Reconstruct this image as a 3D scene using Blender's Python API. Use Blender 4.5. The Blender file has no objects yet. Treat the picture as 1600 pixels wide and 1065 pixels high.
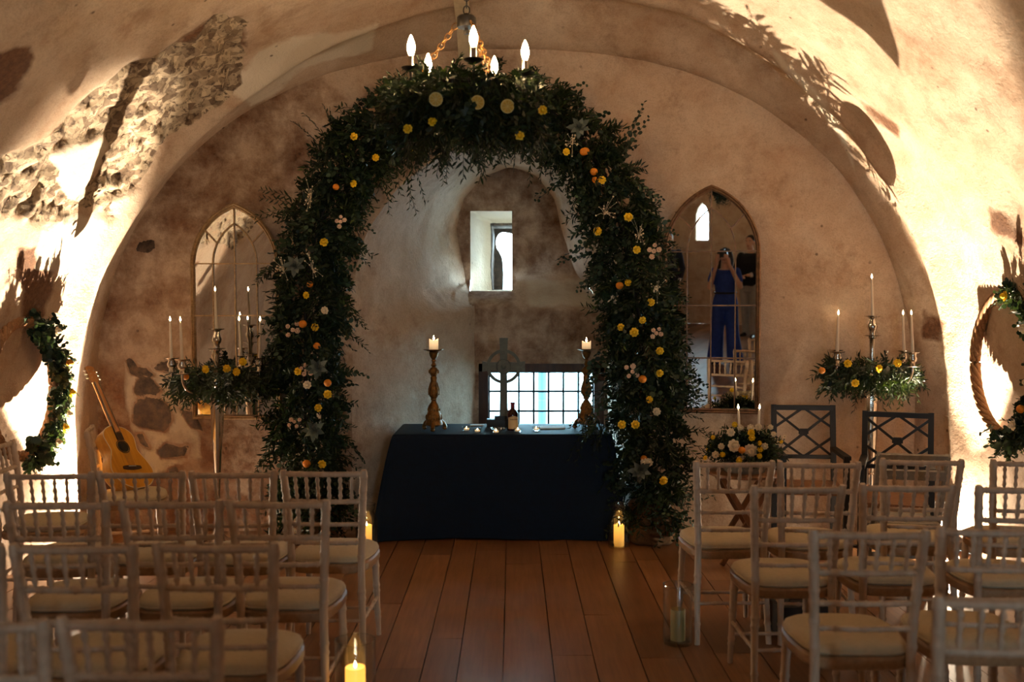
import bpy, math, random
import numpy as np
from mathutils import Vector, Matrix, Euler

C = bpy.context.scene.collection
S = bpy.context.scene
R = math.radians
PI = math.pi
rng = np.random.default_rng(7)
random.seed(7)

# ------------------------------------------------------------------ camera
F = 35.0 / 36.0 * 1600.0
CAM_Z = 1.66
PITCH = math.atan((532.5 - 485.0) / F)
cd = bpy.data.cameras.new('camera')
cd.lens = 35.0
cd.sensor_width = 36.0
cd.clip_start = 0.02
cd.dof.use_dof = True
cd.dof.focus_distance = 6.9
cd.dof.aperture_fstop = 2.0
cam = bpy.data.objects.new('camera', cd)
cam.location = (0, 0, CAM_Z)
cam.rotation_euler = (PI / 2 - PITCH, 0, 0)
C.objects.link(cam)
S.camera = cam

# ------------------------------------------------------------------ exposure
S.view_settings.view_transform = 'Standard'
S.view_settings.look = 'None'
S.view_settings.exposure = 0.42
S.view_settings.gamma = 1.0
S.view_settings.use_curve_mapping = False
S.cycles.caustics_reflective = False
S.cycles.caustics_refractive = False
S.cycles.sample_clamp_indirect = 4.0
S.cycles.max_bounces = 8
S.cycles.diffuse_bounces = 4
S.cycles.transparent_max_bounces = 12

# ------------------------------------------------------------------ daylight
w = bpy.data.worlds.new('overcast_sky')
S.world = w
w.use_nodes = True
bg = w.node_tree.nodes['Background']
bg.inputs[0].default_value = (0.58, 0.85, 1.0, 1)
bg.inputs[1].default_value = 30.0


def light(name, kind, loc, energy, color, target=None, **kw):
    d = bpy.data.lights.new(name, kind)
    d.energy = energy
    d.color = color
    for k, v in kw.items():
        setattr(d, k, v)
    o = bpy.data.objects.new(name, d)
    o.location = loc
    if target is not None:
        o.rotation_euler = (Vector(target) - Vector(loc)).to_track_quat('-Z', 'Y').to_euler()
    C.objects.link(o)
    return o


def portal(name, loc, target, sx, sy):
    o = light(name, 'AREA', loc, 1.0, (1, 1, 1), target, shape='RECTANGLE', size=sx, size_y=sy)
    o.data.cycles.is_portal = True
    return o


# floor uplights: one at the foot of each side wall (their cans are built further down)
UPL = (-2.92, 6.96, 0.10)
UPR = (3.0, 6.83, 0.10)
WARM = (1.0, 0.80, 0.56)
light('uplight_beam_left', 'SPOT', UPL, 1500, WARM, (UPL[0] - .36, UPL[1] - .9, 2.93), spot_size=R(48), spot_blend=0.4, shadow_soft_size=0.004)
light('uplight_beam_right', 'SPOT', UPR, 1500, WARM, (UPR[0] - .43, UPR[1] - .70, 2.95), spot_size=R(46), spot_blend=0.4, shadow_soft_size=0.004)
for nm, q in (('uplight_spill_left', UPL), ('uplight_spill_right', UPR)):
    light(nm, 'POINT', (q[0], q[1] - .01, .165), 60, WARM, None, shadow_soft_size=0.02)

# ------------------------------------------------------------------ picking points
_fw = Vector((0, math.cos(PITCH), -math.sin(PITCH)))
_up = Vector((0, math.sin(PITCH), math.cos(PITCH)))


def ray(px, py):
    return Vector((1, 0, 0)) * ((px - 800) / F) + _up * (-(py - 532.5) / F) + _fw


def at(px, py, Y):
    d = ray(px, py)
    return Vector((0, 0, CAM_Z)) + d * (Y / d.y)


def onfloor(px, py):
    d = ray(px, py)
    return Vector((0, 0, CAM_Z)) + d * (-CAM_Z / d.z)


def to_px(P):
    P = np.asarray(P, float)
    rel = P - np.array([0, 0, CAM_Z])
    f = rel @ np.array(_fw)
    f = np.where(f < 0.05, 0.05, f)
    return 800 + F * rel[..., 0] / f, 532.5 - F * (rel @ np.array(_up)) / f


# ------------------------------------------------------------------ numpy noise
def _h(i, j, k):
    n = np.sin(i * 127.1 + j * 311.7 + k * 74.7) * 43758.5453
    return n - np.floor(n)


def vnoise(P, s):
    q = np.asarray(P, float) * s
    i = np.floor(q)
    f = q - i
    f = f * f * (3 - 2 * f)
    x, y, z = i[..., 0], i[..., 1], i[..., 2]
    fx, fy, fz = f[..., 0], f[..., 1], f[..., 2]
    r = 0
    for a in (0, 1):
        for b in (0, 1):
            for c in (0, 1):
                wgt = (fx if a else 1 - fx) * (fy if b else 1 - fy) * (fz if c else 1 - fz)
                r = r + wgt * _h(x + a, y + b, z + c)
    return r * 2 - 1


def fbm(P, s, o=4):
    r, a = 0, 1.0
    for k in range(o):
        r = r + a * vnoise(np.asarray(P) + 17.3 * k, s)
        s *= 2.03
        a *= 0.5
    return r


def in_poly(x, y, poly):
    p = np.asarray(poly, float)
    ins = np.zeros(np.shape(x), bool)
    dmin = np.full(np.shape(x), 1e9)
    for k in range(len(p)):
        (x0, y0), (x1, y1) = p[k - 1], p[k]
        c = ((y0 > y) != (y1 > y))
        with np.errstate(divide='ignore', invalid='ignore'):
            xi = (x1 - x0) * (y - y0) / (y1 - y0 if y1 != y0 else 1e-9) + x0
        ins ^= c & (x < xi)
        dx, dy = x1 - x0, y1 - y0
        t = np.clip(((x - x0) * dx + (y - y0) * dy) / (dx * dx + dy * dy + 1e-9), 0, 1)
        dmin = np.minimum(dmin, np.hypot(x - x0 - t * dx, y - y0 - t * dy))
    return np.where(ins, dmin, -dmin)


def sstep(a, b, x):
    t = np.clip((x - a) / (b - a), 0, 1)
    return t * t * (3 - 2 * t)


# ------------------------------------------------------------------ materials
def srgb(r, g, b):
    f = lambda c: (c / 255 / 12.92) if c <= 10 else (((c / 255) + 0.055) / 1.055) ** 2.4
    return (f(r), f(g), f(b), 1.0)


class N:
    """a small node-tree writer"""
    def __init__(self, name):
        self.m = bpy.data.materials.new(name)
        self.m.use_nodes = True
        self.t = self.m.node_tree
        self.b = self.t.nodes['Principled BSDF']
        self.out = self.t.nodes['Material Output']

    def n(self, kind, **kw):
        o = self.t.nodes.new('ShaderNode' + kind)
        for k, v in kw.items():
            setattr(o, k, v)
        return o

    def l(self, a, b):
        self.t.links.new(a, b)

    def coord(self):
        return self.n('TexCoord').outputs['Object']

    def noise(self, scale, detail=4, rough=0.55, vec=None, dist=0.0):
        o = self.n('TexNoise')
        o.inputs['Scale'].default_value = scale
        o.inputs['Detail'].default_value = detail
        o.inputs['Roughness'].default_value = rough
        o.inputs['Distortion'].default_value = dist
        self.l(vec if vec is not None else self.coord(), o.inputs['Vector'])
        return o.outputs['Fac']

    def scaled(self, sx, sy, sz):
        o = self.n('Mapping')
        o.inputs['Scale'].default_value = (sx, sy, sz)
        self.l(self.coord(), o.inputs['Vector'])
        return o.outputs['Vector']

    def ramp(self, fac, a, b, c0=(0, 0, 0, 1), c1=(1, 1, 1, 1)):
        o = self.n('ValToRGB')
        o.color_ramp.elements[0].position = a
        o.color_ramp.elements[1].position = b
        o.color_ramp.elements[0].color = c0
        o.color_ramp.elements[1].color = c1
        self.l(fac, o.inputs['Fac'])
        return o.outputs['Color']

    def math(self, op, a, b=None, clamp=False):
        o = self.n('Math', operation=op, use_clamp=clamp)
        for k, v in enumerate((a, b)):
            if v is None:
                continue
            if isinstance(v, (int, float)):
                o.inputs[k].default_value = v
            else:
                self.l(v, o.inputs[k])
        return o.outputs[0]

    def mix(self, fac, a, b, mode='MIX'):
        o = self.n('Mix', data_type='RGBA', blend_type=mode)
        for k, v in ((0, fac), (6, a), (7, b)):
            if isinstance(v, (int, float)):
                o.inputs[k].default_value = v
            elif isinstance(v, tuple):
                o.inputs[k].default_value = v
            else:
                self.l(v, o.inputs[k])
        return o.outputs[2]

    def bump(self, h, strength=0.3, dist=0.01):
        o = self.n('Bump')
        o.inputs['Strength'].default_value = strength
        o.inputs['Distance'].default_value = dist
        self.l(h, o.inputs['Height'])
        self.l(o.outputs[0], self.b.inputs['Normal'])

    def set(self, col=None, rough=None, metal=None, **kw):
        if col is not None:
            if isinstance(col, tuple):
                self.b.inputs['Base Color'].default_value = col
            else:
                self.l(col, self.b.inputs['Base Color'])
        if rough is not None:
            if isinstance(rough, (int, float)):
                self.b.inputs['Roughness'].default_value = rough
            else:
                self.l(rough, self.b.inputs['Roughness'])
        if metal is not None:
            self.b.inputs['Metallic'].default_value = metal
        for k, v in kw.items():
            self.b.inputs[k.replace('_', ' ')].default_value = v
        return self.m


def simple(name, col, rough=0.5, metal=0.0, var=0.15, scale=12.0, bump=0.0):
    m = N(name)
    f = m.noise(scale, 3)
    lo = tuple(c * (1 - var) for c in col[:3]) + (1,)
    hi = tuple(min(1, c * (1 + var)) for c in col[:3]) + (1,)
    m.set(m.ramp(f, 0.3, 0.7, lo, hi), rough, metal)
    if bump:
        m.bump(m.noise(scale * 6, 3), bump, 0.004)
    return m.m


def plaster_mat():
    m = N('old_lime_plaster')
    a = m.n('Attribute', attribute_name='mask')
    sep = m.n('SeparateColor')
    m.l(a.outputs['Color'], sep.inputs[0])
    rub, brown, pale = sep.outputs[0], sep.outputs[1], sep.outputs[2]
    big = m.noise(0.9, 5, 0.6)
    med = m.noise(4.0, 6, 0.68, dist=0.15)
    fine = m.noise(34.0, 4, 0.7)
    base = m.mix(m.ramp(big, 0.3, 0.72), srgb(196, 170, 146), srgb(222, 203, 182))
    base = m.mix(m.math('MULTIPLY', m.ramp(med, 0.42, 0.7), 0.5), base, srgb(158, 116, 82))
    blot = m.noise(1.9, 8, 0.78)
    base = m.mix(m.math('MULTIPLY', m.ramp(blot, 0.52, 0.66), 0.5), base, srgb(132, 96, 68))
    grit = m.noise(90.0, 3, 0.8)
    base = m.mix(m.math('MULTIPLY', m.ramp(grit, 0.5, 0.7), 0.28), base, srgb(104, 78, 58))
    base = m.mix(m.math('MULTIPLY', m.ramp(fine, 0.52, 0.8), 0.25), base, srgb(122, 92, 70))
    # brown bare patches and painted shade
    bf = m.math('ADD', brown, m.math('MULTIPLY', m.math('SUBTRACT', med, 0.5), 1.1))
    bcol = m.mix(m.ramp(fine, 0.35, 0.7), srgb(92, 60, 40), srgb(128, 90, 62))
    base = m.mix(m.ramp(bf, 0.34, 0.7), base, bcol)
    # limewash, also pale paint standing for light
    pf = m.math('ADD', pale, m.math('MULTIPLY', m.math('SUBTRACT', med, 0.5), 0.9))
    base = m.mix(m.ramp(pf, 0.42, 0.62), base, srgb(218, 206, 188))
    # exposed rubble and stones
    v = m.n('TexVoronoi', feature='F1')
    v.inputs['Scale'].default_value = 21.0
    v.inputs['Randomness'].default_value = 1.0
    m.l(m.coord(), v.inputs['Vector'])
    vs = m.n('SeparateColor')
    m.l(v.outputs['Color'], vs.inputs[0])
    st = m.mix(vs.outputs[0], srgb(104, 84, 66), srgb(204, 184, 156))
    st = m.mix(m.ramp(m.noise(26, 5, 0.7), 0.5, 0.66), st, srgb(66, 48, 36))
    rf = m.math('ADD', rub, m.math('MULTIPLY', m.math('SUBTRACT', m.noise(9, 5, 0.7), 0.5), 0.55))
    base = m.mix(m.ramp(rf, 0.44, 0.56), base, st)
    # single dark stones showing through
    dk = m.math('SUBTRACT', 1.0, a.outputs['Alpha'])
    df = m.math('ADD', dk, m.math('MULTIPLY', m.math('SUBTRACT', m.noise(11, 5, 0.7), 0.5), 0.7))
    dcol = m.mix(m.ramp(m.noise(17, 5, 0.7), 0.38, 0.66), srgb(40, 31, 27), srgb(96, 78, 64))
    base = m.mix(m.ramp(df, 0.46, 0.56), base, dcol)
    # pits
    p = m.n('TexVoronoi', feature='F1')
    p.inputs['Scale'].default_value = 7.0
    m.l(m.coord(), p.inputs['Vector'])
    pit = m.math('MULTIPLY', m.ramp(p.outputs['Distance'], 0.05, 0.1, (1, 1, 1, 1), (0, 0, 0, 1)),
                 m.ramp(m.noise(1.3, 2), 0.5, 0.6))
    base = m.mix(m.math('MULTIPLY', pit, 0.75), base, srgb(70, 48, 34))
    m.set(base, 0.9)
    h = m.math('ADD', m.math('MULTIPLY', med, 0.7), m.math('MULTIPLY', fine, 0.35))
    m.bump(m.math('ADD', h, m.math('MULTIPLY', grit, 0.12)), 0.75, 0.02)
    return m.m


def stone_mat():
    m = N('dark_whin_stone')
    f = m.noise(14, 6, 0.7)
    m.set(m.mix(m.ramp(f, 0.35, 0.7), srgb(44, 36, 32), srgb(96, 82, 70)), 0.75)
    m.bump(f, 0.6, 0.02)
    return m.m


def floor_mat():
    m = N('oak_boards')
    a = m.n('Attribute', attribute_name='tone')
    sep = m.n('SeparateColor')
    m.l(a.outputs['Color'], sep.inputs[0])
    g = m.noise(1.0, 6, 0.65, vec=m.scaled(38, 2.2, 4), dist=0.5)
    k = m.noise(3.5, 2, 0.5)
    col = m.mix(sep.outputs[0], srgb(128, 88, 56), srgb(164, 118, 78))
    col = m.mix(m.math('MULTIPLY', m.ramp(g, 0.35, 0.7), 0.55), col, srgb(92, 60, 37))
    col = m.mix(m.math('MULTIPLY', m.ramp(k, 0.45, 0.9), 0.35), col, srgb(92, 56, 34))
    m.set(col, m.ramp(m.noise(1.3, 2), 0.3, 0.7, (0.30, 0.30, 0.30, 1), (0.42, 0.42, 0.42, 1)))
    m.bump(g, 0.12, 0.004)
    return m.m


def wood(name, c0, c1, rough=0.5, s=(30, 30, 3)):
    m = N(name)
    g = m.noise(1.0, 5, 0.6, vec=m.scaled(*s), dist=0.6)
    m.set(m.mix(m.ramp(g, 0.3, 0.7), c0, c1), rough)
    m.bump(g, 0.1, 0.002)
    return m.m


def leaf_mat(name, c0, c1, c2, rough=0.45):
    m = N(name)
    a = m.n('Attribute', attribute_name='tone')
    sep = m.n('SeparateColor')
    m.l(a.outputs['Color'], sep.inputs[0])
    col = m.mix(m.ramp(sep.outputs[0], 0.0, 0.75), c0, c1)
    col = m.mix(m.ramp(sep.outputs[0], 0.86, 0.98), col, c2)
    m.set(col, rough)
    m.b.inputs['Specular IOR Level'].default_value = 0.35
    tr = m.n('BsdfTranslucent')
    m.l(m.mix(1.0, col, (1.0, 1.0, 0.35, 1), 'MULTIPLY'), tr.inputs['Color'])
    mx = m.n('MixShader')
    mx.inputs[0].default_value = 0.18
    m.l(m.b.outputs[0], mx.inputs[1])
    m.l(tr.outputs[0], mx.inputs[2])
    m.l(mx.outputs[0], m.out.inputs['Surface'])
    return m.m


def emit_mat(name, col, strength):
    m = N(name)
    m.set(col, 0.5)
    m.b.inputs['Emission Color'].default_value = col
    m.b.inputs['Emission Strength'].default_value = strength
    return m.m


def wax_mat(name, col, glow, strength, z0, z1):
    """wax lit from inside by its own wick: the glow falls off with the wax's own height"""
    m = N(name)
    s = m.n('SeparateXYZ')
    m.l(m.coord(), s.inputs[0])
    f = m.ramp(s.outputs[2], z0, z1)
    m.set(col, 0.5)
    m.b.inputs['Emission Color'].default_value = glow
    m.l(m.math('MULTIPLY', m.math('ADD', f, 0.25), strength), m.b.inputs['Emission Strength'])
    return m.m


def glass_mat(name, tint=(0.96, 0.98, 0.98, 1), refl=1.0):
    m = N(name)
    t = m.n('BsdfTransparent')
    t.inputs[0].default_value = tint
    g = m.n('BsdfGlossy')
    g.inputs['Roughness'].default_value = 0.03
    lw = m.n('LayerWeight')
    lw.inputs['Blend'].default_value = 0.5
    mx = m.n('MixShader')
    edge = m.math('ADD', m.math('MULTIPLY', m.math('POWER', lw.outputs['Facing'], 4.0), 0.9), 0.06)
    m.l(m.math('MULTIPLY', edge, refl), mx.inputs[0])
    m.l(t.outputs[0], mx.inputs[1])
    m.l(g.outputs[0], mx.inputs[2])
    m.l(mx.outputs[0], m.out.inputs['Surface'])
    return m.m


M = {}
M['plaster'] = plaster_mat()
M['stone'] = stone_mat()
M['floor'] = floor_mat()
M['limewash'] = wood('limewashed_beech', srgb(178, 154, 130), srgb(210, 188, 164), 0.5, (22, 22, 5))
M['seatwood'] = wood('limewashed_seat_beech', srgb(150, 116, 82), srgb(178, 144, 108), 0.45, (40, 6, 40))
M['cushion'] = simple('ivory_cushion_fabric', srgb(194, 178, 148), 0.9, 0, 0.06, 60, 0.25)
M['cloth'] = simple('midnight_blue_cloth', srgb(2, 20, 38), 0.7, 0, 0.2, 30, 0.15)
M['cloth'].node_tree.nodes['Principled BSDF'].inputs['Specular IOR Level'].default_value = 0.2
M['brass'] = simple('antique_brass', srgb(132, 92, 44), 0.4, 0.75, 0.45, 40, 0.5)
M['silver'] = simple('polished_silver', srgb(214, 206, 196), 0.16, 1.0, 0.04, 6)
M['iron'] = simple('black_iron', srgb(30, 26, 24), 0.45, 0.5, 0.2, 20)
M['blackpaint'] = simple('black_painted_wood', srgb(22, 20, 20), 0.5, 0, 0.2, 20)
M['bronze'] = simple('dull_bronze_cross', srgb(96, 104, 98), 0.6, 0.0, 0.2, 30, 0.2)
M['darkwood'] = wood('dark_oak_window_frame', srgb(52, 32, 22), srgb(82, 54, 38), 0.55)
M['gilt'] = wood('weathered_gilt_frame', srgb(122, 92, 60), srgb(178, 146, 106), 0.5, (30, 30, 30))
M['giltdark'] = wood('weathered_brown_frame', srgb(92, 64, 42), srgb(138, 104, 74), 0.5, (30, 30, 30))
mm = N('mirror_silvering')
mm.set((0.86, 0.87, 0.86, 1), 0.008, 1.0)
M['mirror'] = mm.m
M['glass'] = glass_mat('clear_glass')
M['harl'] = simple('grey_harling', srgb(202, 206, 204), 0.95, 0, 0.1, 20)
M['pane'] = glass_mat('window_glass', (0.86, 0.97, 1.0, 1), 0.6)
M['lead'] = simple('lead_cames', srgb(46, 74, 82), 0.5, 0.5, 0.1)
M['ruscus'] = leaf_mat('ruscus_leaf', srgb(20, 31, 16), srgb(46, 63, 31), srgb(92, 110, 58))
M['euca'] = leaf_mat('eucalyptus_leaf', srgb(26, 40, 28), srgb(60, 80, 61), srgb(104, 124, 96))
M['silverleaf'] = leaf_mat('dusty_miller_leaf', srgb(74, 84, 82), srgb(108, 118, 114), srgb(130, 138, 132), 0.8)
M['stem'] = simple('green_brown_stem', srgb(64, 58, 34), 0.7)
M['yellow'] = simple('yellow_petal', srgb(246, 204, 30), 0.55, 0, 0.12, 30)
M['orange'] = simple('orange_peel', srgb(228, 138, 26), 0.5, 0, 0.12, 60, 0.3)
M['cream'] = simple('cream_petal', srgb(238, 222, 192), 0.6, 0, 0.06, 30)
M['blush'] = simple('blush_petal', srgb(232, 198, 170), 0.6, 0, 0.08, 30)
M['lemon'] = simple('lemon_rind', srgb(238, 196, 40), 0.45, 0, 0.08, 60, 0.3)
M['lemonflesh'] = simple('lemon_flesh', srgb(214, 172, 62), 0.35, 0, 0.2, 60)
M['pith'] = simple('lemon_pith', srgb(226, 206, 130), 0.6, 0, 0.04)
M['wicker'] = wood('twisted_wicker', srgb(120, 82, 50), srgb(164, 122, 82), 0.7, (60, 60, 60))
M['wax'] = simple('ivory_wax', srgb(236, 222, 204), 0.5, 0, 0.03)
M['flame'] = emit_mat('candle_flame', (1.0, 0.72, 0.38, 1), 26.0)
M['bulb'] = emit_mat('warm_bulb', (1.0, 0.66, 0.32, 1), 190.0)
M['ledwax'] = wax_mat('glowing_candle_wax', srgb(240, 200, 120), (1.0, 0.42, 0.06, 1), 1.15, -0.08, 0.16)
M['oldwax'] = simple('yellowed_wax', srgb(168, 146, 92), 0.6, 0, 0.05)
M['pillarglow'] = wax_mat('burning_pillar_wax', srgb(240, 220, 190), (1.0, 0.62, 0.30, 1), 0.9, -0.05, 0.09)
M['spruce'] = wood('golden_spruce_top', srgb(206, 138, 40), srgb(232, 166, 62), 0.3, (60, 60, 4))
M['maple'] = wood('golden_maple_side', srgb(204, 142, 56), srgb(234, 180, 88), 0.3, (30, 30, 4))
M['rosewood'] = wood('rosewood', srgb(44, 26, 20), srgb(70, 44, 32), 0.4)
M['headwood'] = wood('maple_headstock', srgb(170, 110, 56), srgb(196, 134, 74), 0.4)
M['steel'] = simple('steel_string', srgb(200, 190, 170), 0.3, 1.0, 0.05)
M['bottle'] = simple('dark_red_glass', srgb(48, 12, 10), 0.12, 0, 0.2)
M['capsule'] = simple('red_foil', srgb(120, 20, 34), 0.35, 0.4, 0.1)
M['label'] = simple('parchment_label', srgb(206, 176, 132), 0.7, 0, 0.06)
M['ink'] = simple('dark_ink', srgb(60, 36, 28), 0.7)
M['paper'] = simple('white_paper', srgb(232, 236, 238), 0.8, 0, 0.03)
M['burlap'] = simple('burlap_sacking', srgb(104, 78, 52), 0.95, 0, 0.3, 60, 0.6)
M['greywood'] = wood('grey_painted_wood', srgb(128, 124, 114), srgb(158, 152, 140), 0.6)
M['tablewood'] = wood('brown_table_wood', srgb(110, 74, 46), srgb(146, 102, 66), 0.5)
M['batten'] = wood('pale_batten', srgb(212, 196, 166), srgb(232, 218, 190), 0.6)
M['skin'] = simple('skin', srgb(226, 178, 152), 0.55, 0, 0.05)
M['navy'] = simple('navy_jumpsuit', srgb(34, 66, 158), 0.8, 0, 0.2, 20)
M['darksuit'] = simple('dark_blue_suit', srgb(20, 26, 48), 0.8, 0, 0.2, 20)
M['jumper'] = simple('black_jumper', srgb(22, 24, 30), 0.9, 0, 0.2, 20)
M['trouser'] = simple('pale_grey_trousers', srgb(168, 168, 166), 0.85, 0, 0.08, 20)
M['hair'] = simple('dark_brown_hair', srgb(32, 22, 18), 0.5, 0, 0.3, 60)
M['shoe'] = simple('black_leather', srgb(18, 18, 20), 0.35)
M['plastic'] = simple('black_plastic', srgb(20, 20, 22), 0.4)
M['lens'] = simple('dark_lens_glass', srgb(10, 12, 18), 0.05)
M['white'] = simple('white_cuff', srgb(226, 226, 226), 0.7, 0, 0.03)
M['eye'] = simple('eye_white', srgb(230, 226, 220), 0.3, 0, 0.02)
M['lip'] = simple('lip', srgb(176, 96, 88), 0.5)


# ------------------------------------------------------------------ mesh helpers
def rot_to(d):
    return Vector((0, 0, 1)).rotation_difference(Vector(d)).to_matrix().to_4x4()


class MB:
    def __init__(self):
        self.v, self.f = [], []

    def add(self, vs, fs, mat=None):
        o = len(self.v)
        if mat is not None:
            vs = [mat @ Vector(p) for p in vs]
        self.v += [tuple(p) for p in vs]
        self.f += [tuple(i + o for i in q) for q in fs]
        return self

    def box(self, c, s, mat=None):
        x, y, z = (k / 2 for k in s)
        vs = [(c[0] + a * x, c[1] + b * y, c[2] + d * z) for d in (-1, 1) for a, b in ((-1, -1), (1, -1), (1, 1), (-1, 1))]
        fs = [(3, 2, 1, 0), (4, 5, 6, 7)] + [(i, (i + 1) % 4, 4 + (i + 1) % 4, 4 + i) for i in range(4)]
        return self.add(vs, fs, mat)

    def bar(self, p0, p1, wdt, thk, up=(0, 0, 1)):
        """a rectangular bar between two points"""
        p0, p1 = Vector(p0), Vector(p1)
        d = (p1 - p0).normalized()
        u = Vector(up)
        s = d.cross(u)
        if s.length < 1e-4:
            s = d.cross(Vector((1, 0, 0)))
        s.normalize()
        t = s.cross(d)
        vs = []
        for p in (p0, p1):
            for a, b in ((-1, -1), (1, -1), (1, 1), (-1, 1)):
                vs.append(p + s * a * wdt / 2 + t * b * thk / 2)
        return self.add(vs, [(3, 2, 1, 0), (4, 5, 6, 7)] + [(i, (i + 1) % 4, 4 + (i + 1) % 4, 4 + i) for i in range(4)])

    def tube(self, pts, rad, n=10, caps=True, closed=False):
        P = [Vector(p) for p in pts]
        if isinstance(rad, (int, float)):
            rad = [rad] * len(P)
        rings = []
        T0 = None
        u = None
        for i, p in enumerate(P):
            if closed:
                t = (P[(i + 1) % len(P)] - P[i - 1]).normalized()
            else:
                t = (P[min(i + 1, len(P) - 1)] - P[max(i - 1, 0)]).normalized()
            if u is None:
                u = t.orthogonal().normalized()
            else:
                u = (T0.rotation_difference(t) @ u)
                u = (u - t * u.dot(t)).normalized()
            T0 = t
            b = t.cross(u)
            rings.append([p + (u * math.cos(2 * PI * k / n) + b * math.sin(2 * PI * k / n)) * rad[i] for k in range(n)])
        vs = [q for r in rings for q in r]
        fs = []
        m = len(P)
        for i in range(m if closed else m - 1):
            j = (i + 1) % m
            for k in range(n):
                fs.append((i * n + k, i * n + (k + 1) % n, j * n + (k + 1) % n, j * n + k))
        if caps and not closed:
            fs.append(tuple(range(n - 1, -1, -1)))
            fs.append(tuple((m - 1) * n + k for k in range(n)))
        return self.add(vs, fs)

    def lathe(self, prof, n=20, mat=None, cap=True):
        vs = [(r * math.cos(2 * PI * k / n), r * math.sin(2 * PI * k / n), z) for r, z in prof for k in range(n)]
        fs = []
        for i in range(len(prof) - 1):
            for k in range(n):
                fs.append((i * n + k, i * n + (k + 1) % n, (i + 1) * n + (k + 1) % n, (i + 1) * n + k))
        if cap:
            fs.append(tuple(range(n - 1, -1, -1)))
            fs.append(tuple((len(prof) - 1) * n + k for k in range(n)))
        return self.add(vs, fs, mat)

    def ball(self, c, r, nu=14, nv=9, mat=None):
        if isinstance(r, (int, float)):
            r = (r, r, r)
        prof = []
        vs = []
        for j in range(nv + 1):
            a = -PI / 2 + PI * j / nv
            cr = max(math.cos(a), 1e-3)
            for k in range(nu):
                vs.append((c[0] + r[0] * cr * math.cos(2 * PI * k / nu), c[1] + r[1] * cr * math.sin(2 * PI * k / nu), c[2] + r[2] * math.sin(a)))
        fs = []
        for j in range(nv):
            for k in range(nu):
                fs.append((j * nu + k, j * nu + (k + 1) % nu, (j + 1) * nu + (k + 1) % nu, (j + 1) * nu + k))
        fs.append(tuple(range(nu - 1, -1, -1)))
        fs.append(tuple(nv * nu + k for k in range(nu)))
        return self.add(vs, fs, mat)

    def prism(self, outline, a, b, mat=None):
        """outline in (x, z), thickness along y from a to b"""
        n = len(outline)
        vs = [(x, a, z) for x, z in outline] + [(x, b, z) for x, z in outline]
        fs = [tuple(range(n)), tuple(range(2 * n - 1, n - 1, -1))]
        fs += [(i, i + n, (i + 1) % n + n, (i + 1) % n) for i in range(n)]
        return self.add(vs, fs, mat)

    def build(self, name, mat, parent=None, angle=40, loc=None):
        me = bpy.data.meshes.new(name)
        me.from_pydata(self.v, [], self.f)
        me.materials.append(mat)
        me.polygons.foreach_set('use_smooth', [True] * len(me.polygons))
        me.set_sharp_from_angle(angle=R(angle))
        me.update()
        o = bpy.data.objects.new(name, me)
        C.objects.link(o)
        if parent is not None:
            o.parent = parent
        if loc is not None:
            o.location = loc
        return o


def empty(name, label, cat, loc=(0, 0, 0), rz=0.0, group=None):
    o = bpy.data.objects.new(name, None)
    o.empty_display_size = 0.1
    o.location = loc
    o.rotation_euler = (0, 0, rz)
    C.objects.link(o)
    return tag(o, label, cat, group)


def tag(o, label, cat, group=None):
    o['label'] = label
    o['category'] = cat
    if group:
        o['group'] = group
    return o


def struct(o, label=None):
    o['kind'] = 'structure'
    if label:
        o['label'] = label
    return o


def dup(root, loc, rz, label, group=None):
    r = root.copy()
    C.objects.link(r)
    r.location = loc
    r.rotation_euler = (0, 0, rz)
    r['label'] = label
    if group:
        r['group'] = group
    for ch in list(root.children):
        c = ch.copy()
        C.objects.link(c)
        c.parent = r
        for g in list(ch.children):
            d = g.copy()
            C.objects.link(d)
            d.parent = c
    return r


def grid_mesh(name, V, mat, mask=None, closed=False, keep=None):
    """V is (rows, cols, 3)"""
    r, c = V.shape[:2]
    idx = np.arange(r * c).reshape(r, c)
    q = np.stack([idx[:-1, :-1], idx[:-1, 1:], idx[1:, 1:], idx[1:, :-1]], -1).reshape(-1, 4)
    if keep is not None:
        q = q[keep.reshape(-1)]
    return V.reshape(-1, 3), q


def np_mesh(name, verts, quads, mat, colors=None, attr='mask', smooth=True):
    me = bpy.data.meshes.new(name)
    nv, nf, k = len(verts), len(quads), quads.shape[1]
    me.vertices.add(nv)
    me.vertices.foreach_set('co', np.ascontiguousarray(verts, np.float32).ravel())
    me.loops.add(nf * k)
    me.loops.foreach_set('vertex_index', np.ascontiguousarray(quads, np.int32).ravel())
    me.polygons.add(nf)
    me.polygons.foreach_set('loop_start', np.arange(0, nf * k, k, dtype=np.int32))
    me.polygons.foreach_set('use_smooth', np.full(nf, smooth))
    me.update(calc_edges=True)
    me.validate()
    if colors is not None:
        ca = me.color_attributes.new(attr, 'FLOAT_COLOR', 'POINT')
        cc = np.ones((nv, 4), np.float32)
        cc[:, :colors.shape[1]] = colors
        ca.data.foreach_set('color', cc.ravel())
    me.materials.append(mat)
    o = bpy.data.objects.new(name, me)
    C.objects.link(o)
    return o


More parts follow.
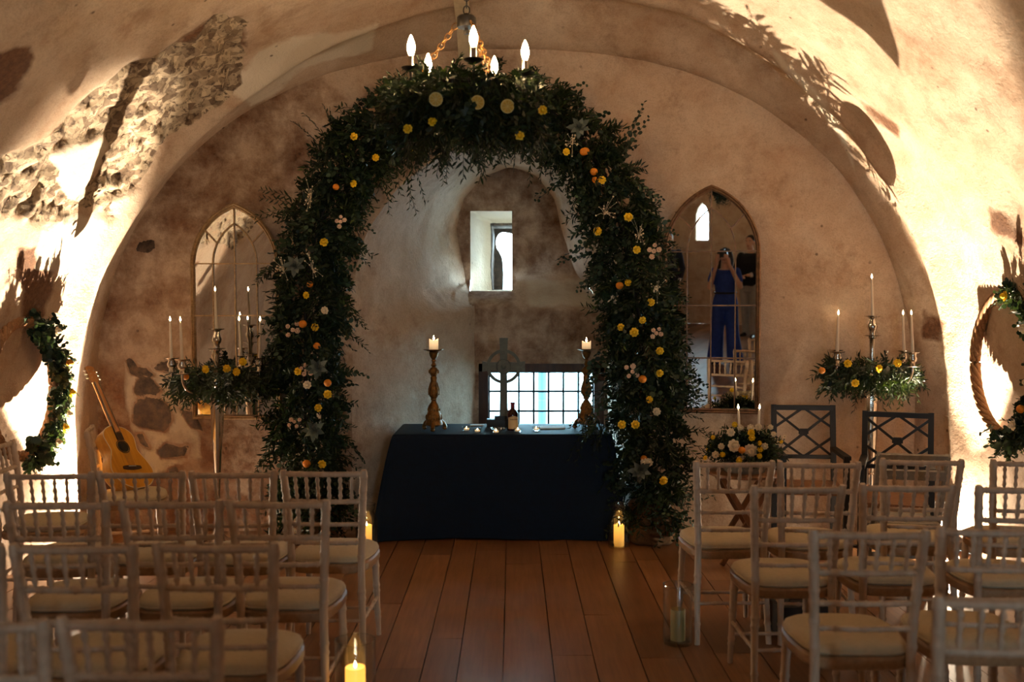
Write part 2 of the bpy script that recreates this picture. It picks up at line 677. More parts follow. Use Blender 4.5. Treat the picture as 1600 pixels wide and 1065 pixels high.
# ------------------------------------------------------------------ foliage
class Leaves:
    """gathers leaves (kind: lance or round) and their stems into one mesh"""
    LANCE = (np.array([(0, 0, 0), (-.5, .38, .05), (.5, .38, .05), (0, .45, -.02), (-.36, .7, .02), (.36, .7, .02), (0, 1, -.10)], float),
             [(0, 2, 3), (0, 3, 1), (1, 3, 4), (3, 2, 5), (3, 6, 4), (3, 5, 6)])
    _a = [(-.5, .45), (-.42, .75), (-.18, .96), (.18, .96), (.42, .75), (.5, .45), (.34, .17), (-.34, .17)]
    ROUND = (np.array([(0, .52, -.03)] + [(x, y, .05 * abs(x) * 2) for x, y in _a] + [(0, 0, 0)], float),
             [(0, k + 1, k) for k in range(1, 6)] + [(0, 7, 6), (0, 9, 7), (0, 8, 9), (0, 1, 8)])

    def __init__(self, seed):
        self.V, self.T, self.K, self.n = [], [], [], 0
        self.r = np.random.default_rng(seed)

    def put(self, kind, P, D, U, L, W, tone):
        tv, tf = kind
        P, D, U = (np.asarray(a, float) for a in (P, D, U))
        D = D / (np.linalg.norm(D, axis=1, keepdims=True) + 1e-9)
        Sd = np.cross(D, U)
        Sd /= (np.linalg.norm(Sd, axis=1, keepdims=True) + 1e-9)
        Nn = np.cross(Sd, D)
        L = np.asarray(L)[:, None, None]
        W = np.asarray(W)[:, None, None]
        V = P[:, None, :] + D[:, None, :] * tv[None, :, 1:2] * L + Sd[:, None, :] * tv[None, :, 0:1] * W + Nn[:, None, :] * tv[None, :, 2:3] * L
        m, k = len(P), len(tv)
        T = np.array(tf)[None] + (np.arange(m) * k)[:, None, None] + self.n
        self.V.append(V.reshape(-1, 3))
        self.T.append(T.reshape(-1, 3))
        self.K.append(np.repeat(tone, k))
        self.n += m * k

    def sprig(self, b, d, ln, kind='lance', n=10, L=0.06, W=0.018, droop=0.3, spread=0.9, tone=None, stem=0.0016):
        r = self.r
        b = np.asarray(b, float)
        d = np.asarray(d, float)
        d = d / (np.linalg.norm(d) + 1e-9)
        t = (np.arange(n) + 0.6) / n
        Pt = b + d * (t * ln)[:, None] + np.array([0, 0, -1.0]) * (droop * t * t * ln)[:, None]
        Tn = d + np.array([0, 0, -1.0]) * (2 * droop * t)[:, None]
        Tn /= np.linalg.norm(Tn, axis=1, keepdims=True)
        a = r.normal(size=3)
        s = np.cross(Tn, a)
        s /= (np.linalg.norm(s, axis=1, keepdims=True) + 1e-9)
        sg = np.where(np.arange(n) % 2 == 0, 1, -1)[:, None]
        D = Tn * 0.75 + s * sg * spread + r.normal(size=(n, 3)) * 0.22
        U = np.cross(Tn, s) + r.normal(size=(n, 3)) * 0.45
        size = (0.75 + 0.45 * r.random(n)) * (1 - 0.45 * t)
        tn = r.random() * 0.55 if tone is None else tone
        tn = np.clip(tn + r.normal(size=n) * 0.15 + (r.random(n) < 0.05) * 0.4, 0, 1)
        self.put(self.LANCE if kind == 'lance' else self.ROUND, Pt, D, U, L * size, W * size, tn)
        # stem: a thin three-sided rod
        q = np.linspace(0, 1, 5)
        Q = b + d * (q * ln)[:, None] + np.array([0, 0, -1.0]) * (droop * q * q * ln)[:, None]
        e1 = np.cross(d, a)
        e1 /= (np.linalg.norm(e1) + 1e-9)
        e2 = np.cross(d, e1)
        V = np.concatenate([[p + stem * (e1 * math.cos(k * 2.094) + e2 * math.sin(k * 2.094)) for k in range(3)] for p in Q])
        T = []
        for i in range(4):
            for k in range(3):
                a0, a1, b0, b1 = i * 3 + k, i * 3 + (k + 1) % 3, i * 3 + 3 + k, i * 3 + 3 + (k + 1) % 3
                T += [(a0, a1, b1), (a0, b1, b0)]
        self.V.append(V)
        self.T.append(np.array(T) + self.n)
        self.K.append(np.full(len(V), 0.1))
        self.n += len(V)

    def build(self, name, mat, parent=None):
        V = np.concatenate(self.V)
        T = np.concatenate(self.T)
        K = np.concatenate(self.K)
        o = np_mesh(name, V, T, mat, np.stack([K, K, K], 1), 'tone')
        if parent is not None:
            o.parent = parent
        return o


def rose_mesh(r=0.03, layers=4, seed=0, spread=1.0):
    """petalled bloom at the origin facing -y"""
    rr = random.Random(seed)
    mb = MB()
    mb.ball((0, -0.25 * r, 0), (0.45 * r, 0.6 * r, 0.45 * r), 8, 6)
    for ly in range(layers):
        n = 5 + ly
        rad = r * (0.35 + 0.65 * ly / max(1, layers - 1)) * spread
        for k in range(n):
            a = 2 * PI * (k + 0.5 * (ly % 2)) / n + rr.uniform(-.15, .15)
            hw = 1.35 * PI / n
            dep = -r * (0.75 - 0.62 * ly / max(1, layers - 1))
            vs = []
            for i in range(4):
                u = i / 3
                for j in range(4):
                    v = j / 3
                    ang = a + (v - 0.5) * 2 * hw * (0.55 + 0.6 * u * (1.3 - u))
                    rd = rad * (0.25 + 0.75 * u ** 0.8) * (1 - 0.16 * (2 * v - 1) ** 2 * u)
                    y = 0.25 * r + (dep - 0.25 * r) * u ** 0.7 + (0.22 * r * u ** 3 if ly > 1 else 0)
                    vs.append((rd * math.cos(ang), y + rr.uniform(-.02, .02) * r, rd * math.sin(ang)))
            fs = [(i * 4 + j, i * 4 + j + 1, i * 4 + j + 5, i * 4 + j + 4) for i in range(3) for j in range(3)]
            mb.add(vs, fs)
    return mb


def fruit_mesh(r=0.024):
    mb = MB()
    mb.ball((0, 0, 0), (r, r * 0.95, r * 0.95), 14, 10)
    mb.lathe([(r * .12, 0), (r * .1, .1 * r)], 6, Matrix.Translation((0, -.95 * r, 0)) @ Matrix.Rotation(PI / 2, 4, 'X'))
    return mb


def spray_mesh(r=0.017, n=5, seed=1):
    rr = random.Random(seed)
    mb = MB()
    for k in range(n):
        q = [((0, 0), (1.7, .5), (.5, -1.6), (-1.1, 1.2), (-1.8, -.7))[k % 5][i] * r * rr.uniform(.8, 1.2) for i in (0, 1)]
        q = (q[0], rr.uniform(-.5, .5) * r, q[1])
        sm = rose_mesh(r * rr.uniform(.7, .95), 4, seed * 9 + k)
        mb.add(sm.v, sm.f, Matrix.Translation(q))
    return mb


def place_mesh(me, name, parent, loc, rot=(0, 0, 0), scale=1.0):
    o = bpy.data.objects.new(name, me)
    C.objects.link(o)
    o.parent = parent
    o.location = loc
    o.rotation_euler = rot
    o.scale = (scale,) * 3
    return o


def mesh_of(mb, name, mat):
    o = mb.build(name, mat, None, 60)
    me = o.data
    bpy.data.objects.remove(o)
    return me


YROSE = [mesh_of(rose_mesh(0.033, 4, s), 'yellow_rose', M['yellow']) for s in (1, 2, 3)]
CROSE = [mesh_of(rose_mesh(0.032, 4, s), 'white_rose', M['cream']) for s in (5, 6)]
SPRAY = [mesh_of(spray_mesh(0.02, 5, s), 'spray_rose', M['blush']) for s in (1, 2)]
FRUIT = mesh_of(fruit_mesh(0.026), 'kumquat', M['orange'])
POMPON = mesh_of(rose_mesh(0.05, 7, 11, 0.95), 'chrysanthemum', M['cream'])


def flame(mb, p, h=0.03, r=0.006):
    mb.lathe([(0.001, 0), (r * .8, h * .15), (r, h * .32), (r * .75, h * .55), (r * .35, h * .8), (0.0005, h)], 10, Matrix.Translation(p))

# ================================================================== THE SETTING
def wall_y(x):
    return 7.45 - 0.085 * np.maximum(0, np.asarray(x) - 0.9)


def vault_profile(t, y):
    """t 0..1 from the floor on the left over the crown to the floor on the right"""
    t, y = np.broadcast_arrays(np.asarray(t, float), np.asarray(y, float))
    k = sstep(6.98, 7.46, y)
    ridge = 0.055 * np.exp(-((y - 6.93) / 0.075) ** 2)
    near = 0.05 * (1 - sstep(6.6, 6.9, y))
    aL = 3.10 + 0.02 * k - ridge + near
    aR = 3.10 - 0.15 * k - ridge + near
    bL = 2.80 - 0.10 * k - ridge + near
    bR = 3.15 - 0.45 * k - ridge + near
    ex = 2.0 + 0.3 * k
    zc = 0.9
    s = np.clip((t - 0.1) / 0.8, 0, 1)
    th = PI * (1 - s)
    cx, sn = np.cos(th), np.sin(th)
    wgt = sstep(-0.75, 0.75, cx)
    b = bL + (bR - bL) * wgt
    a = np.where(cx < 0, aL, aR)
    x = np.sign(cx) * a * np.abs(cx) ** (2 / ex)
    z = zc + b * np.abs(sn) ** (2 / ex)
    z = np.where(t < 0.1, zc * t / 0.1, np.where(t > 0.9, zc * (1 - t) / 0.1, z))
    x = np.where(t < 0.1, -aL, np.where(t > 0.9, aR, x))
    return x, z


RUBBLE = [[(395, 32), (345, 30), (312, 55), (275, 68), (240, 85), (205, 100), (182, 122), (160, 140), (122, 170), (78, 210), (30, 236), (-60, 262),
           (-60, 340), (0, 338), (25, 330), (60, 345), (108, 340), (128, 322), (165, 318), (186, 345), (182, 312), (206, 295), (232, 268), (262, 232), (300, 200), (352, 165), (380, 130), (386, 98), (378, 76)]]
PALE = [[(164, 214), (166, 236), (130, 306), (108, 314), (80, 250), (120, 225)], [(400, 84), (600, 30), (590, 78), (470, 118), (385, 165), (352, 150), (385, 110)],
        [(1130, 10), (1200, 70), (1290, 190), (1350, 300), (1300, 160), (1230, 80)], [(60, 345), (130, 330), (180, 350), (120, 440), (60, 420)]]  # right: limewash streak under the beam; left: uplight on the wall painted pale
BROWN = [[(-40, 85), (50, 72), (60, 100), (30, 140), (-40, 200)], [(340, 30), (395, 32), (386, 80), (300, 110), (240, 120), (180, 150), (90, 220), (60, 225), (200, 100)],  # dark stain, then the upper rubble: brown stain and painted shade
         [(1340, 145), (1415, 200), (1410, 222), (1390, 205), (1372, 190)], [(1535, 320), (1570, 330), (1620, 400), (1560, 372), (1545, 360)],  # second polygon: shadow streaks above the right hoop, painted brown
         [(30, 380), (92, 380), (80, 500), (40, 520)], [(1440, 480), (1480, 500), (1475, 540), (1440, 530)]]  # first polygon: cast shadow of the left wreath, painted brown
STONES = [[(196, 566), (203, 562), (214, 576), (230, 578), (242, 590), (218, 590), (200, 586)],
          [(238, 578), (252, 566), (268, 564), (282, 574), (262, 584)],
          [(207, 612), (214, 594), (232, 590), (250, 606), (254, 614), (210, 620)],
          [(207, 640), (216, 626), (246, 622), (266, 636), (270, 655), (260, 676), (222, 670), (208, 660)],
          [(284, 640), (305, 640), (320, 676), (300, 670)],
          [(248, 704), (262, 692), (282, 700), (296, 696), (288, 712), (254, 716)],
          [(213, 678), (226, 680), (238, 700), (222, 692)], [(264, 730), (278, 726), (282, 742), (266, 740)],
          [(222, 378), (246, 374), (248, 388), (236, 396), (214, 392)]]
WBROWN = [([(180, 420), (300, 330), (420, 240), (520, 160), (620, 100), (520, 330), (430, 330), (300, 420), (200, 470)], 0.30),
          ([(195, 440), (290, 430), (300, 470), (200, 500)], 0.45), ([(200, 520), (300, 500), (300, 560), (230, 565)], 0.3),
          ([(280, 660), (430, 655), (440, 860), (150, 860), (160, 720), (250, 720)], 0.5),
          ([(196, 555), (330, 555), (330, 690), (196, 690)], 0.2)]


def paint(P, front=3.6):
    """stain, rubble and limewash marks, painted shadow streaks and uplit patches on the walls"""
    x, y = to_px(P)
    x = x + 7 * fbm(P, 3.1, 3)
    y = y + 7 * fbm(P + 9.1, 3.1, 3)
    ok = P[:, 1] > front
    col = np.zeros((len(P), 3), np.float32)

    def area(poly, soft):
        return np.where(ok, sstep(-soft, soft, in_poly(x, y, poly)), 0)
    for p in RUBBLE:
        col[:, 0] = np.maximum(col[:, 0], area(p, 9))
    for p in PALE:
        v = area(p, 14)
        col[:, 2] = np.maximum(col[:, 2], 0.8 * v)
    col[:, 0] *= 1 - area(PALE[0], 7)
    for p in BROWN:
        col[:, 1] = np.maximum(col[:, 1], 0.8 * area(p, 10))
    return col


def displace(V, amp, fine, sgn=1.0):
    """push a (rows, cols, 3) sheet along its own normal"""
    gu = np.gradient(V, axis=0)
    gv = np.gradient(V, axis=1)
    n = np.cross(gu, gv)
    n /= (np.linalg.norm(n, axis=2, keepdims=True) + 1e-9)
    d = amp * fbm(V, 0.9, 3) + fine * fbm(V + 5.5, 5.0, 3)
    return V, n * sgn, d


def quads_of(r, c):
    idx = np.arange(r * c).reshape(r, c)
    return np.stack([idx[:-1, :-1], idx[:-1, 1:], idx[1:, 1:], idx[1:, :-1]], -1).reshape(-1, 4)


# --- vault: side walls and barrel ceiling are one plastered shell; split into wall_left, ceiling, wall_right
def build_vault():
    ys = np.concatenate([np.linspace(-5.2, 3.4, 32), np.linspace(3.5, 6.4, 100), np.linspace(6.43, 7.0, 26), np.linspace(7.02, 7.52, 20)])
    ts = np.linspace(0, 1, 321)
    Y, T = np.meshgrid(ys, ts, indexing='ij')
    X, Z = vault_profile(T, Y)
    # the last stretch follows the slightly slanted end wall
    e = sstep(6.9, 7.5, Y)
    Y2 = Y + e * (wall_y(X) - 7.45)
    V = np.stack([X, Y2, Z], -1)
    V, n, d = displace(V, 0.028, 0.006)
    cen = np.stack([0 * X, Y2, 0 * X + 0.9], -1) - V
    n *= np.sign((n * cen).sum(-1, keepdims=True))       # into the room
    d = d * np.where(Y > 7.3, 0.4, 1.0)
    mask = paint(V.reshape(-1, 3))
    rub = mask[:, 0].reshape(X.shape)
    d = d - 0.045 * rub + rub * (0.05 * np.abs(fbm(V, 6.0, 3)) + 0.03 * fbm(V, 14.0, 2))
    V = V + n * d[..., None]
    cuts = [(0, 33, 'wall_left'), (32, 289, 'ceiling'), (288, 321, 'wall_right')]
    for a, b, nm in cuts:
        sub = V[:, a:b]
        mk = mask.reshape(len(ys), len(ts), 3)[:, a:b].reshape(-1, 3)
        struct(np_mesh(nm, sub.reshape(-1, 3), quads_of(*sub.shape[:2]), M['plaster'], mk))


build_vault()

NT = 421


def mouth_curve(t):
    xs = np.interp(t, [0, .3, .36, .42, .46, .5, .54, .58, .64, .7, 1], [-1.22, -1.20, -1.12, -.84, -.50, -.10, .26, .56, .80, .88, .90])
    zs = np.interp(t, [0, .3, .36, .42, .46, .5, .54, .58, .64, .7, 1], [0, 1.85, 2.22, 2.62, 2.85, 2.98, 2.88, 2.66, 2.25, 1.85, 0])
    return xs, zs


def back_curve(t):
    k = [0, .22, .27, .34, .40, .45, .5, .55, .60, .67, .73, .78, 1]
    xs = np.interp(t, k, [-.32, -.32, -.41, -.50, -.43, -.26, -.02, .22, .38, .47, .57, .80, .86])
    zs = np.interp(t, k, [0, 1.70, 1.92, 2.40, 2.68, 2.86, 2.95, 2.86, 2.66, 2.30, 1.98, 1.70, 0])
    return xs, zs


def niche_back_y(z):
    return 8.62 + 0.38 * sstep(1.66, 1.95, np.asarray(z, float))


def smooth1(a, n):
    for _ in range(n):
        a[1:-1] = (a[:-2] + 2 * a[1:-1] + a[2:]) / 4
    return a


# --- end wall with the deep window niche
def build_back_wall():
    parts_v, parts_q, parts_m = [], [], []
    base = 0

    def push(V, mask):
        nonlocal base
        parts_v.append(V.reshape(-1, 3))
        parts_q.append(quads_of(*V.shape[:2]) + base)
        parts_m.append(mask if mask.shape[1] == 4 else np.concatenate([mask, np.ones((len(mask), 1), np.float32)], 1))
        base += V.shape[0] * V.shape[1]
    t = np.linspace(0, 1, NT)
    mx, mz = mouth_curve(t)
    mx, mz = smooth1(mx, 60), smooth1(mz, 60)
    ox, oz = vault_profile(t, np.full_like(t, 7.46))
    ox, oz = ox * 1.035, 0.9 + (oz - 0.9) * 1.035
    oz = np.where(t < .1, 0.9 * t / .1, np.where(t > .9, .9 * (1 - t) / .1, oz))
    mz[0] = mz[-1] = oz[0] = oz[-1] = -.05
    rows = 90
    k = np.linspace(0, 1, rows)[:, None]
    X = mx * (1 - k) + ox * k
    Z = mz * (1 - k) + oz * k
    Yw = wall_y(X)
    dist = np.hypot(X - mx, Z - mz)
    Yw = Yw + 0.07 * (1 - sstep(0, 0.12, dist))
    V = np.stack([X, Yw, Z], -1)
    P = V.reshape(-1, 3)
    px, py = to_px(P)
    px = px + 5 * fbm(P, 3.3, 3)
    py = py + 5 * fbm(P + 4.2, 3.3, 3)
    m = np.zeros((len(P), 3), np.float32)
    m[:, 1] = 0.50 * sstep(760, 420, px) + 0.16 * sstep(560, 760, py)  # browner left: part plaster colour, part painted shade; also browner towards the floor
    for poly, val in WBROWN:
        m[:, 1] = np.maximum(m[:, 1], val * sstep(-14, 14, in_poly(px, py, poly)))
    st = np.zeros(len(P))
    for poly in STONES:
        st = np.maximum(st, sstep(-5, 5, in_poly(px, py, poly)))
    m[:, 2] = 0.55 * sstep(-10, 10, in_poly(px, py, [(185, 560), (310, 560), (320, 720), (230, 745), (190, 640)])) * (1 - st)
    d = 0.018 * fbm(P, 1.1, 3) + 0.004 * fbm(P, 6, 3)
    d = d * sstep(0, 0.1, dist).reshape(-1) + st * 0.028 * (0.7 + 0.5 * fbm(P, 9, 2))
    P = P.copy()
    P[:, 1] -= d
    V = P.reshape(V.shape)
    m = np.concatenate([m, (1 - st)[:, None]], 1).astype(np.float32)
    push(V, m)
    # niche splays
    bx, bz = back_curve(t)
    bx, bz = smooth1(bx, 12), smooth1(bz, 12)
    bz[0] = bz[-1] = -.05
    k = np.linspace(0, 1, 64)[:, None]
    kk = k ** 0.92
    X = mx * (1 - kk) + bx * kk
    Z = mz * (1 - kk) + bz * kk
    Y = 7.52 * (1 - k) + (niche_back_y(bz)[None, :] + 0.02) * k
    V2 = np.stack([X, Y, Z], -1)
    gu, gv = np.gradient(V2, axis=0), np.gradient(V2, axis=1)
    n = np.cross(gu, gv)
    n /= np.linalg.norm(n, axis=2, keepdims=True) + 1e-9
    cen = np.stack([0 * X - 0.05, Y, 0 * X + 1.5], -1) - V2
    n *= np.sign((n * cen).sum(-1, keepdims=True))
    d = (0.016 * fbm(V2, 1.6, 3) + 0.005 * fbm(V2, 7, 3)) * sstep(0, 0.12, k)
    V2 = V2 + n * d[..., None]
    m2 = np.zeros((V2.shape[0] * V2.shape[1], 3), np.float32)
    kf = np.repeat(k, NT, 1).reshape(-1)
    m2[:, 2] = 0.36 + 0.1 * fbm(V2.reshape(-1, 3), 1.5, 2)
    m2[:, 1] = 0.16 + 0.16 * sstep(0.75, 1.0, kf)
    push(V2, m2)
    # niche end: brown stone sheet with two openings
    xs = np.unique(np.concatenate([np.linspace(-.75, 1.05, 73), [-.29, .80, -.375, .0]]))
    zs = np.unique(np.concatenate([np.linspace(0, 3.15, 127), [.50, 1.20, 1.835, 2.555]]))
    Zg, Xg = np.meshgrid(zs, xs, indexing='ij')
    Yg = niche_back_y(Zg)
    V3 = np.stack([Xg, Yg, Zg], -1)
    rel = np.minimum.reduce([np.abs(Xg + .375), np.abs(Xg), np.abs(Zg - 1.835), np.abs(Zg - 2.555), np.abs(Xg + .29), np.abs(Xg - .8), np.abs(Zg - 1.2)])
    V3[..., 1] -= (0.02 * fbm(V3, 1.8, 3) + 0.008 * fbm(V3, 7, 3)) * sstep(0, 0.08, rel)
    m3 = np.zeros((V3.shape[0] * V3.shape[1], 3), np.float32)
    ledge = sstep(1.62, 1.74, Zg) * sstep(2.02, 1.92, Zg) * sstep(-.05, .2, Xg)  # sloped ledge painted paler for the daylight falling on it
    m3[:, 1] = (0.5 * (1 - ledge)).reshape(-1)
    m3[:, 2] = (0.6 * ledge).reshape(-1)
    q = quads_of(*Xg.shape)
    cx = Xg.reshape(-1)[q].mean(1)
    cz = Zg.reshape(-1)[q].mean(1)
    hole = ((cx > -.29) & (cx < .80) & (cz > .50) & (cz < 1.20)) | ((cx > -.375) & (cx < 0) & (cz > 1.835) & (cz < 2.555))
    parts_v.append(V3.reshape(-1, 3))
    parts_q.append(q[~hole] + base)
    parts_m.append(np.concatenate([m3, np.ones((len(m3), 1), np.float32)], 1))
    base += len(m3)
    # slit recess: left, top, right, bottom faces in two steps; hidden right side widened to let daylight onto the left

    def ring(y, x0, x1, z0, z1, n=16):
        pts = []
        for a, b in (((x0, z0), (x0, z1)), ((x0, z1), (x1, z1)), ((x1, z1), (x1, z0)), ((x1, z0), (x0, z0))):
            for i in range(n):
                u = i / n
                pts.append((a[0] + (b[0] - a[0]) * u, y, a[1] + (b[1] - a[1]) * u))
        pts.append(pts[0])
        return pts
    rr = [ring(9.0, -.375, .0, 1.835, 2.555), ring(9.1, -.335, .05, 1.835, 2.545), ring(9.2, -.295, .09, 1.84, 2.53), ring(9.36, -.205, .16, 1.85, 2.50),
          ring(9.362, -.19, .17, 1.855, 2.46), ring(9.5, -.18, .21, 1.86, 2.45), ring(9.66, -.17, .24, 1.86, 2.44)]
    V4 = np.array(rr, float)
    V4[..., 0] += 0.012 * fbm(V4, 6, 3) * (np.arange(7) > 0)[:, None]
    m4 = np.zeros((V4.shape[0] * V4.shape[1], 3), np.float32)
    m4[:, 2] = 0.7
    m4 = np.concatenate([m4, np.ones((len(m4), 1), np.float32)], 1)
    m4[V4.shape[1] * 4:, 3] = 0
    push(V4, m4)
    # lower window reveal
    V5 = np.array([ring(8.62, -.29, .80, .50, 1.20), ring(8.82, -.29, .80, .50, 1.20)], float)
    m5 = np.zeros((V5.shape[0] * V5.shape[1], 3), np.float32)
    m5[:, 1] = .5
    push(V5, m5)
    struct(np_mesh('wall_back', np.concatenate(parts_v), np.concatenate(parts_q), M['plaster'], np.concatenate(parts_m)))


build_back_wall()


# --- rear wall behind the photographer: a tall doorway on one side, a narrow arched window on the other
def build_rear_wall():
    t = np.linspace(0, 1, 400)
    ox, oz = vault_profile(t, np.full_like(t, -5.0))
    ox, oz = ox * 1.03, 0.9 + (oz - 0.9) * 1.03
    oz = np.where(t < .1, 0.9 * t / .1, np.where(t > .9, .9 * (1 - t) / .1, oz))
    out = np.stack([ox, oz], 1)
    split = .15
    left = np.concatenate([out[out[:, 0] <= split], [[split, 0]]])
    right = np.concatenate([[[split, 0]], out[out[:, 0] > split]])
    win = [(-1.55, 1.65), (-1.55, 2.15), (-1.51, 2.28), (-1.43, 2.38), (-1.35, 2.28), (-1.31, 2.15), (-1.31, 1.65)]
    dor = [(1.15, .004), (1.15, 1.9), (1.2, 2.0), (1.35, 2.08), (1.5, 2.0), (1.55, 1.9), (1.55, .004)]

    def radius(poly, c, ang):
        d = np.stack([np.cos(ang), np.sin(ang)], 1)
        best = np.full(len(ang), 1e9)
        p = np.asarray(poly, float) - c
        for i in range(len(p)):
            a_, b_ = p[i - 1], p[i]
            e = b_ - a_
            den = d[:, 0] * e[1] - d[:, 1] * e[0]
            with np.errstate(divide='ignore', invalid='ignore'):
                r_ = (a_[0] * e[1] - a_[1] * e[0]) / den
                u_ = (a_[0] * d[:, 1] - a_[1] * d[:, 0]) / den
            ok = (r_ > 1e-6) & (u_ >= -1e-6) & (u_ <= 1 + 1e-6)
            best = np.where(ok & (r_ < best), r_, best)
        return best
    vs, qs, base = [], [], 0
    for hole, outer in ((win, left), (dor, right)):
        c = np.mean(np.asarray(hole), 0)
        ang = np.linspace(0, 2 * PI, 241)
        r0, r1 = radius(hole, c, ang), radius(outer, c, ang)
        k = np.linspace(0, 1, 24)[:, None]
        r = r0 * (1 - k) + r1 * k
        X, Z = c[0] + r * np.cos(ang), c[1] + r * np.sin(ang)
        V = np.stack([X, -5.0 + 0.015 * fbm(np.stack([X, X * 0, Z], -1), 2, 3), Z], -1)
        J = np.stack([V[0], V[0] * [1, 0, 1] + [0, -5.35, 0]])
        for Q in (V, J):
            vs.append(Q.reshape(-1, 3))
            qs.append(quads_of(*Q.shape[:2]) + base)
            base += Q.shape[0] * Q.shape[1]
    verts = np.concatenate(vs)
    struct(np_mesh('wall_rear', verts, np.concatenate(qs), M['plaster'], np.zeros((len(verts), 3), np.float32)))


build_rear_wall()


# --- oak boards
def build_floor():
    rr = random.Random(3)
    vs, fs, tone = [], [], []
    x = -3.35
    edges = []
    while x < 3.35:
        wd = rr.uniform(.15, .245)
        edges.append((x, min(x + wd, 3.4)))
        x += wd
    # a joint line runs straight down the aisle in front of the camera
    for x0, x1 in edges:
        y = -5.6 - rr.uniform(0, 1.5)
        while y < 9.2:
            ln = rr.uniform(1.1, 2.9)
            tn = rr.random()
            y1 = min(y + ln, 9.2)
            g, e = 0.0025, 0.0012
            b = len(vs)
            tilt = rr.uniform(-.0012, .0012)
            for (xx, yy, zz) in ((x0 + g, y + e, tilt), (x1 - g, y + e, -tilt), (x1 - g, y1 - e, -tilt), (x0 + g, y1 - e, tilt)):
                vs.append((xx, yy, zz))
            for (xx, yy) in ((x0 + g, y + e), (x1 - g, y + e), (x1 - g, y1 - e), (x0 + g, y1 - e)):
                vs.append((xx, yy, -.03))
            fs += [(b, b + 1, b + 2, b + 3)] + [(b + i, b + 4 + i, b + 4 + (i + 1) % 4, b + (i + 1) % 4) for i in range(4)]
            tone += [tn] * 8
            y = y1
    b = len(vs)
    vs += [(-3.4, -7, -.03), (3.4, -7, -.03), (3.4, 9.2, -.03), (-3.4, 9.2, -.03)]
    fs.append((b, b + 1, b + 2, b + 3))
    tone += [0] * 4
    K = np.array(tone)
    struct(np_mesh('floor', np.array(vs), np.array(fs), M['floor'], np.stack([K, K, K], 1), 'tone', False))


build_floor()

# --- lower leaded window
FRM = MB()
X0, X1, Z0, Z1 = -.29, .80, .50, 1.20
fw = .085
for c, s in ((((X0 + fw / 2), 8.70, (Z0 + Z1) / 2), (fw, .11, Z1 - Z0)), (((X1 - fw / 2), 8.70, (Z0 + Z1) / 2), (fw, .11, Z1 - Z0)),
             (((X0 + X1) / 2, 8.70, Z1 - .035), (X1 - X0, .11, .07)), (((X0 + X1) / 2, 8.70, Z0 + .04), (X1 - X0, .11, .08))):
    FRM.box(c, s)
win = struct(FRM.build('window_1', M['darkwood']), 'dark oak framed leaded window low in the niche')
gl = MB()
gl.box(((X0 + X1) / 2, 8.705, (Z0 + Z1) / 2), (X1 - X0 - .14, .004, Z1 - Z0 - .13))
gl.build('pane', M['pane'], win)
ld = MB()
for i in range(0, 8):
    xx = X0 + fw + .004 + i * (X1 - X0 - 2 * fw - .008) / 7
    ld.box((xx, 8.705, (Z0 + Z1) / 2), (.018, .014, Z1 - Z0 - .14))
for i in range(0, 4):
    zz = Z1 - .075 - i * .172
    ld.box(((X0 + X1) / 2, 8.705, zz), (X1 - X0 - .15, .014, .018))
ld.build('lead_grid', M['lead'], win)

# --- slit window: a stone plate with a keyhole-shaped light
kh = MB()
out = [(-.2, 1.84), (-.085, 1.84), (-.082, 2.0), (-.085, 2.1), (-.095, 2.17), (-.118, 2.22), (-.145, 2.26), (-.155, 2.31), (-.148, 2.36), (-.125, 2.40),
       (-.09, 2.415), (-.05, 2.41), (.0, 2.40), (.3, 2.40), (.3, 2.55), (-.2, 2.55)]
kh.prism(out, 9.60, 9.66)
struct(kh.build('window_2', M['stone'], None, 50), 'narrow slit window high in the niche')

portal('daylight_leaded_window', (.255, 8.95, .85), (.255, 0, .85), 1.15, .8)
portal('daylight_slit_window', (.03, 9.75, 2.13), (.03, 0, 2.13), .5, .75)
portal('daylight_doorway', (1.35, -5.45, 1.25), (1.35, 9, 1.25), .5, 2.3)
portal('daylight_arched_window', (-1.42, -5.45, 2.0), (-1.42, 9, 2.0), .4, 1.0)

# --- what the leaded window looks out on: a grey harled wall with a downpipe across a narrow yard
yd = MB()
yd.box((0, 12.1, .15), (9, .3, 2.3))
struct(yd.build('trim_2', M['harl']), 'pale harled wall outside the leaded window')
yd = MB()
yd.tube([(.36, 11.88, -.4), (.36, 11.88, 1.32)], .05, 12)
struct(yd.build('trim_3', M['lead']), 'downpipe on the wall outside the leaded window')
yd = MB()
yd.box((0, 10.6, -.5), (9, 2.8, .1))
struct(yd.build('trim_4', M['harl']), 'yard outside the leaded window')

# --- pale batten along the crown of the vault
bt = MB()
pts = []
for yy in np.linspace(3.6, 7.42, 14):
    tt = np.linspace(.4, .6, 200)
    xx, zz = vault_profile(tt, np.full_like(tt, yy))
    k = int(np.argmin(np.abs(xx + .345)))
    pts.append((-.345, yy, zz[k] - .05))
for a, b in zip(pts[:-1], pts[1:]):
    bt.bar(a, b, .10, .05)
struct(bt.build('trim_1', M['batten']), 'pale batten along the crown of the vault')


# --- floor uplights
def uplight(loc, label):
    t = empty('floor_uplight', label, 'uplight', (loc[0], loc[1], 0))
    b = MB()
    b.lathe([(.062, 0), (.066, .004), (.066, .13), (.060, .13), (.060, .03), (.001, .03)], 24, None, False)
    b.build('body', M['iron'], t)
    s = MB()
    s.box((0, .030, .205), (.16, .003, .27))
    s.build('shield_plate', M['iron'], t)  # added plate that cuts the beam off towards the end wall
    c = MB()
    c.tube([(0, -.066, .02), (.0, -.2, .008), (-.1 if loc[0] > 0 else .1, -.42, .008), (0, -.7, .008)], .006, 8)
    c.build('cable', M['plastic'], t)
    return t


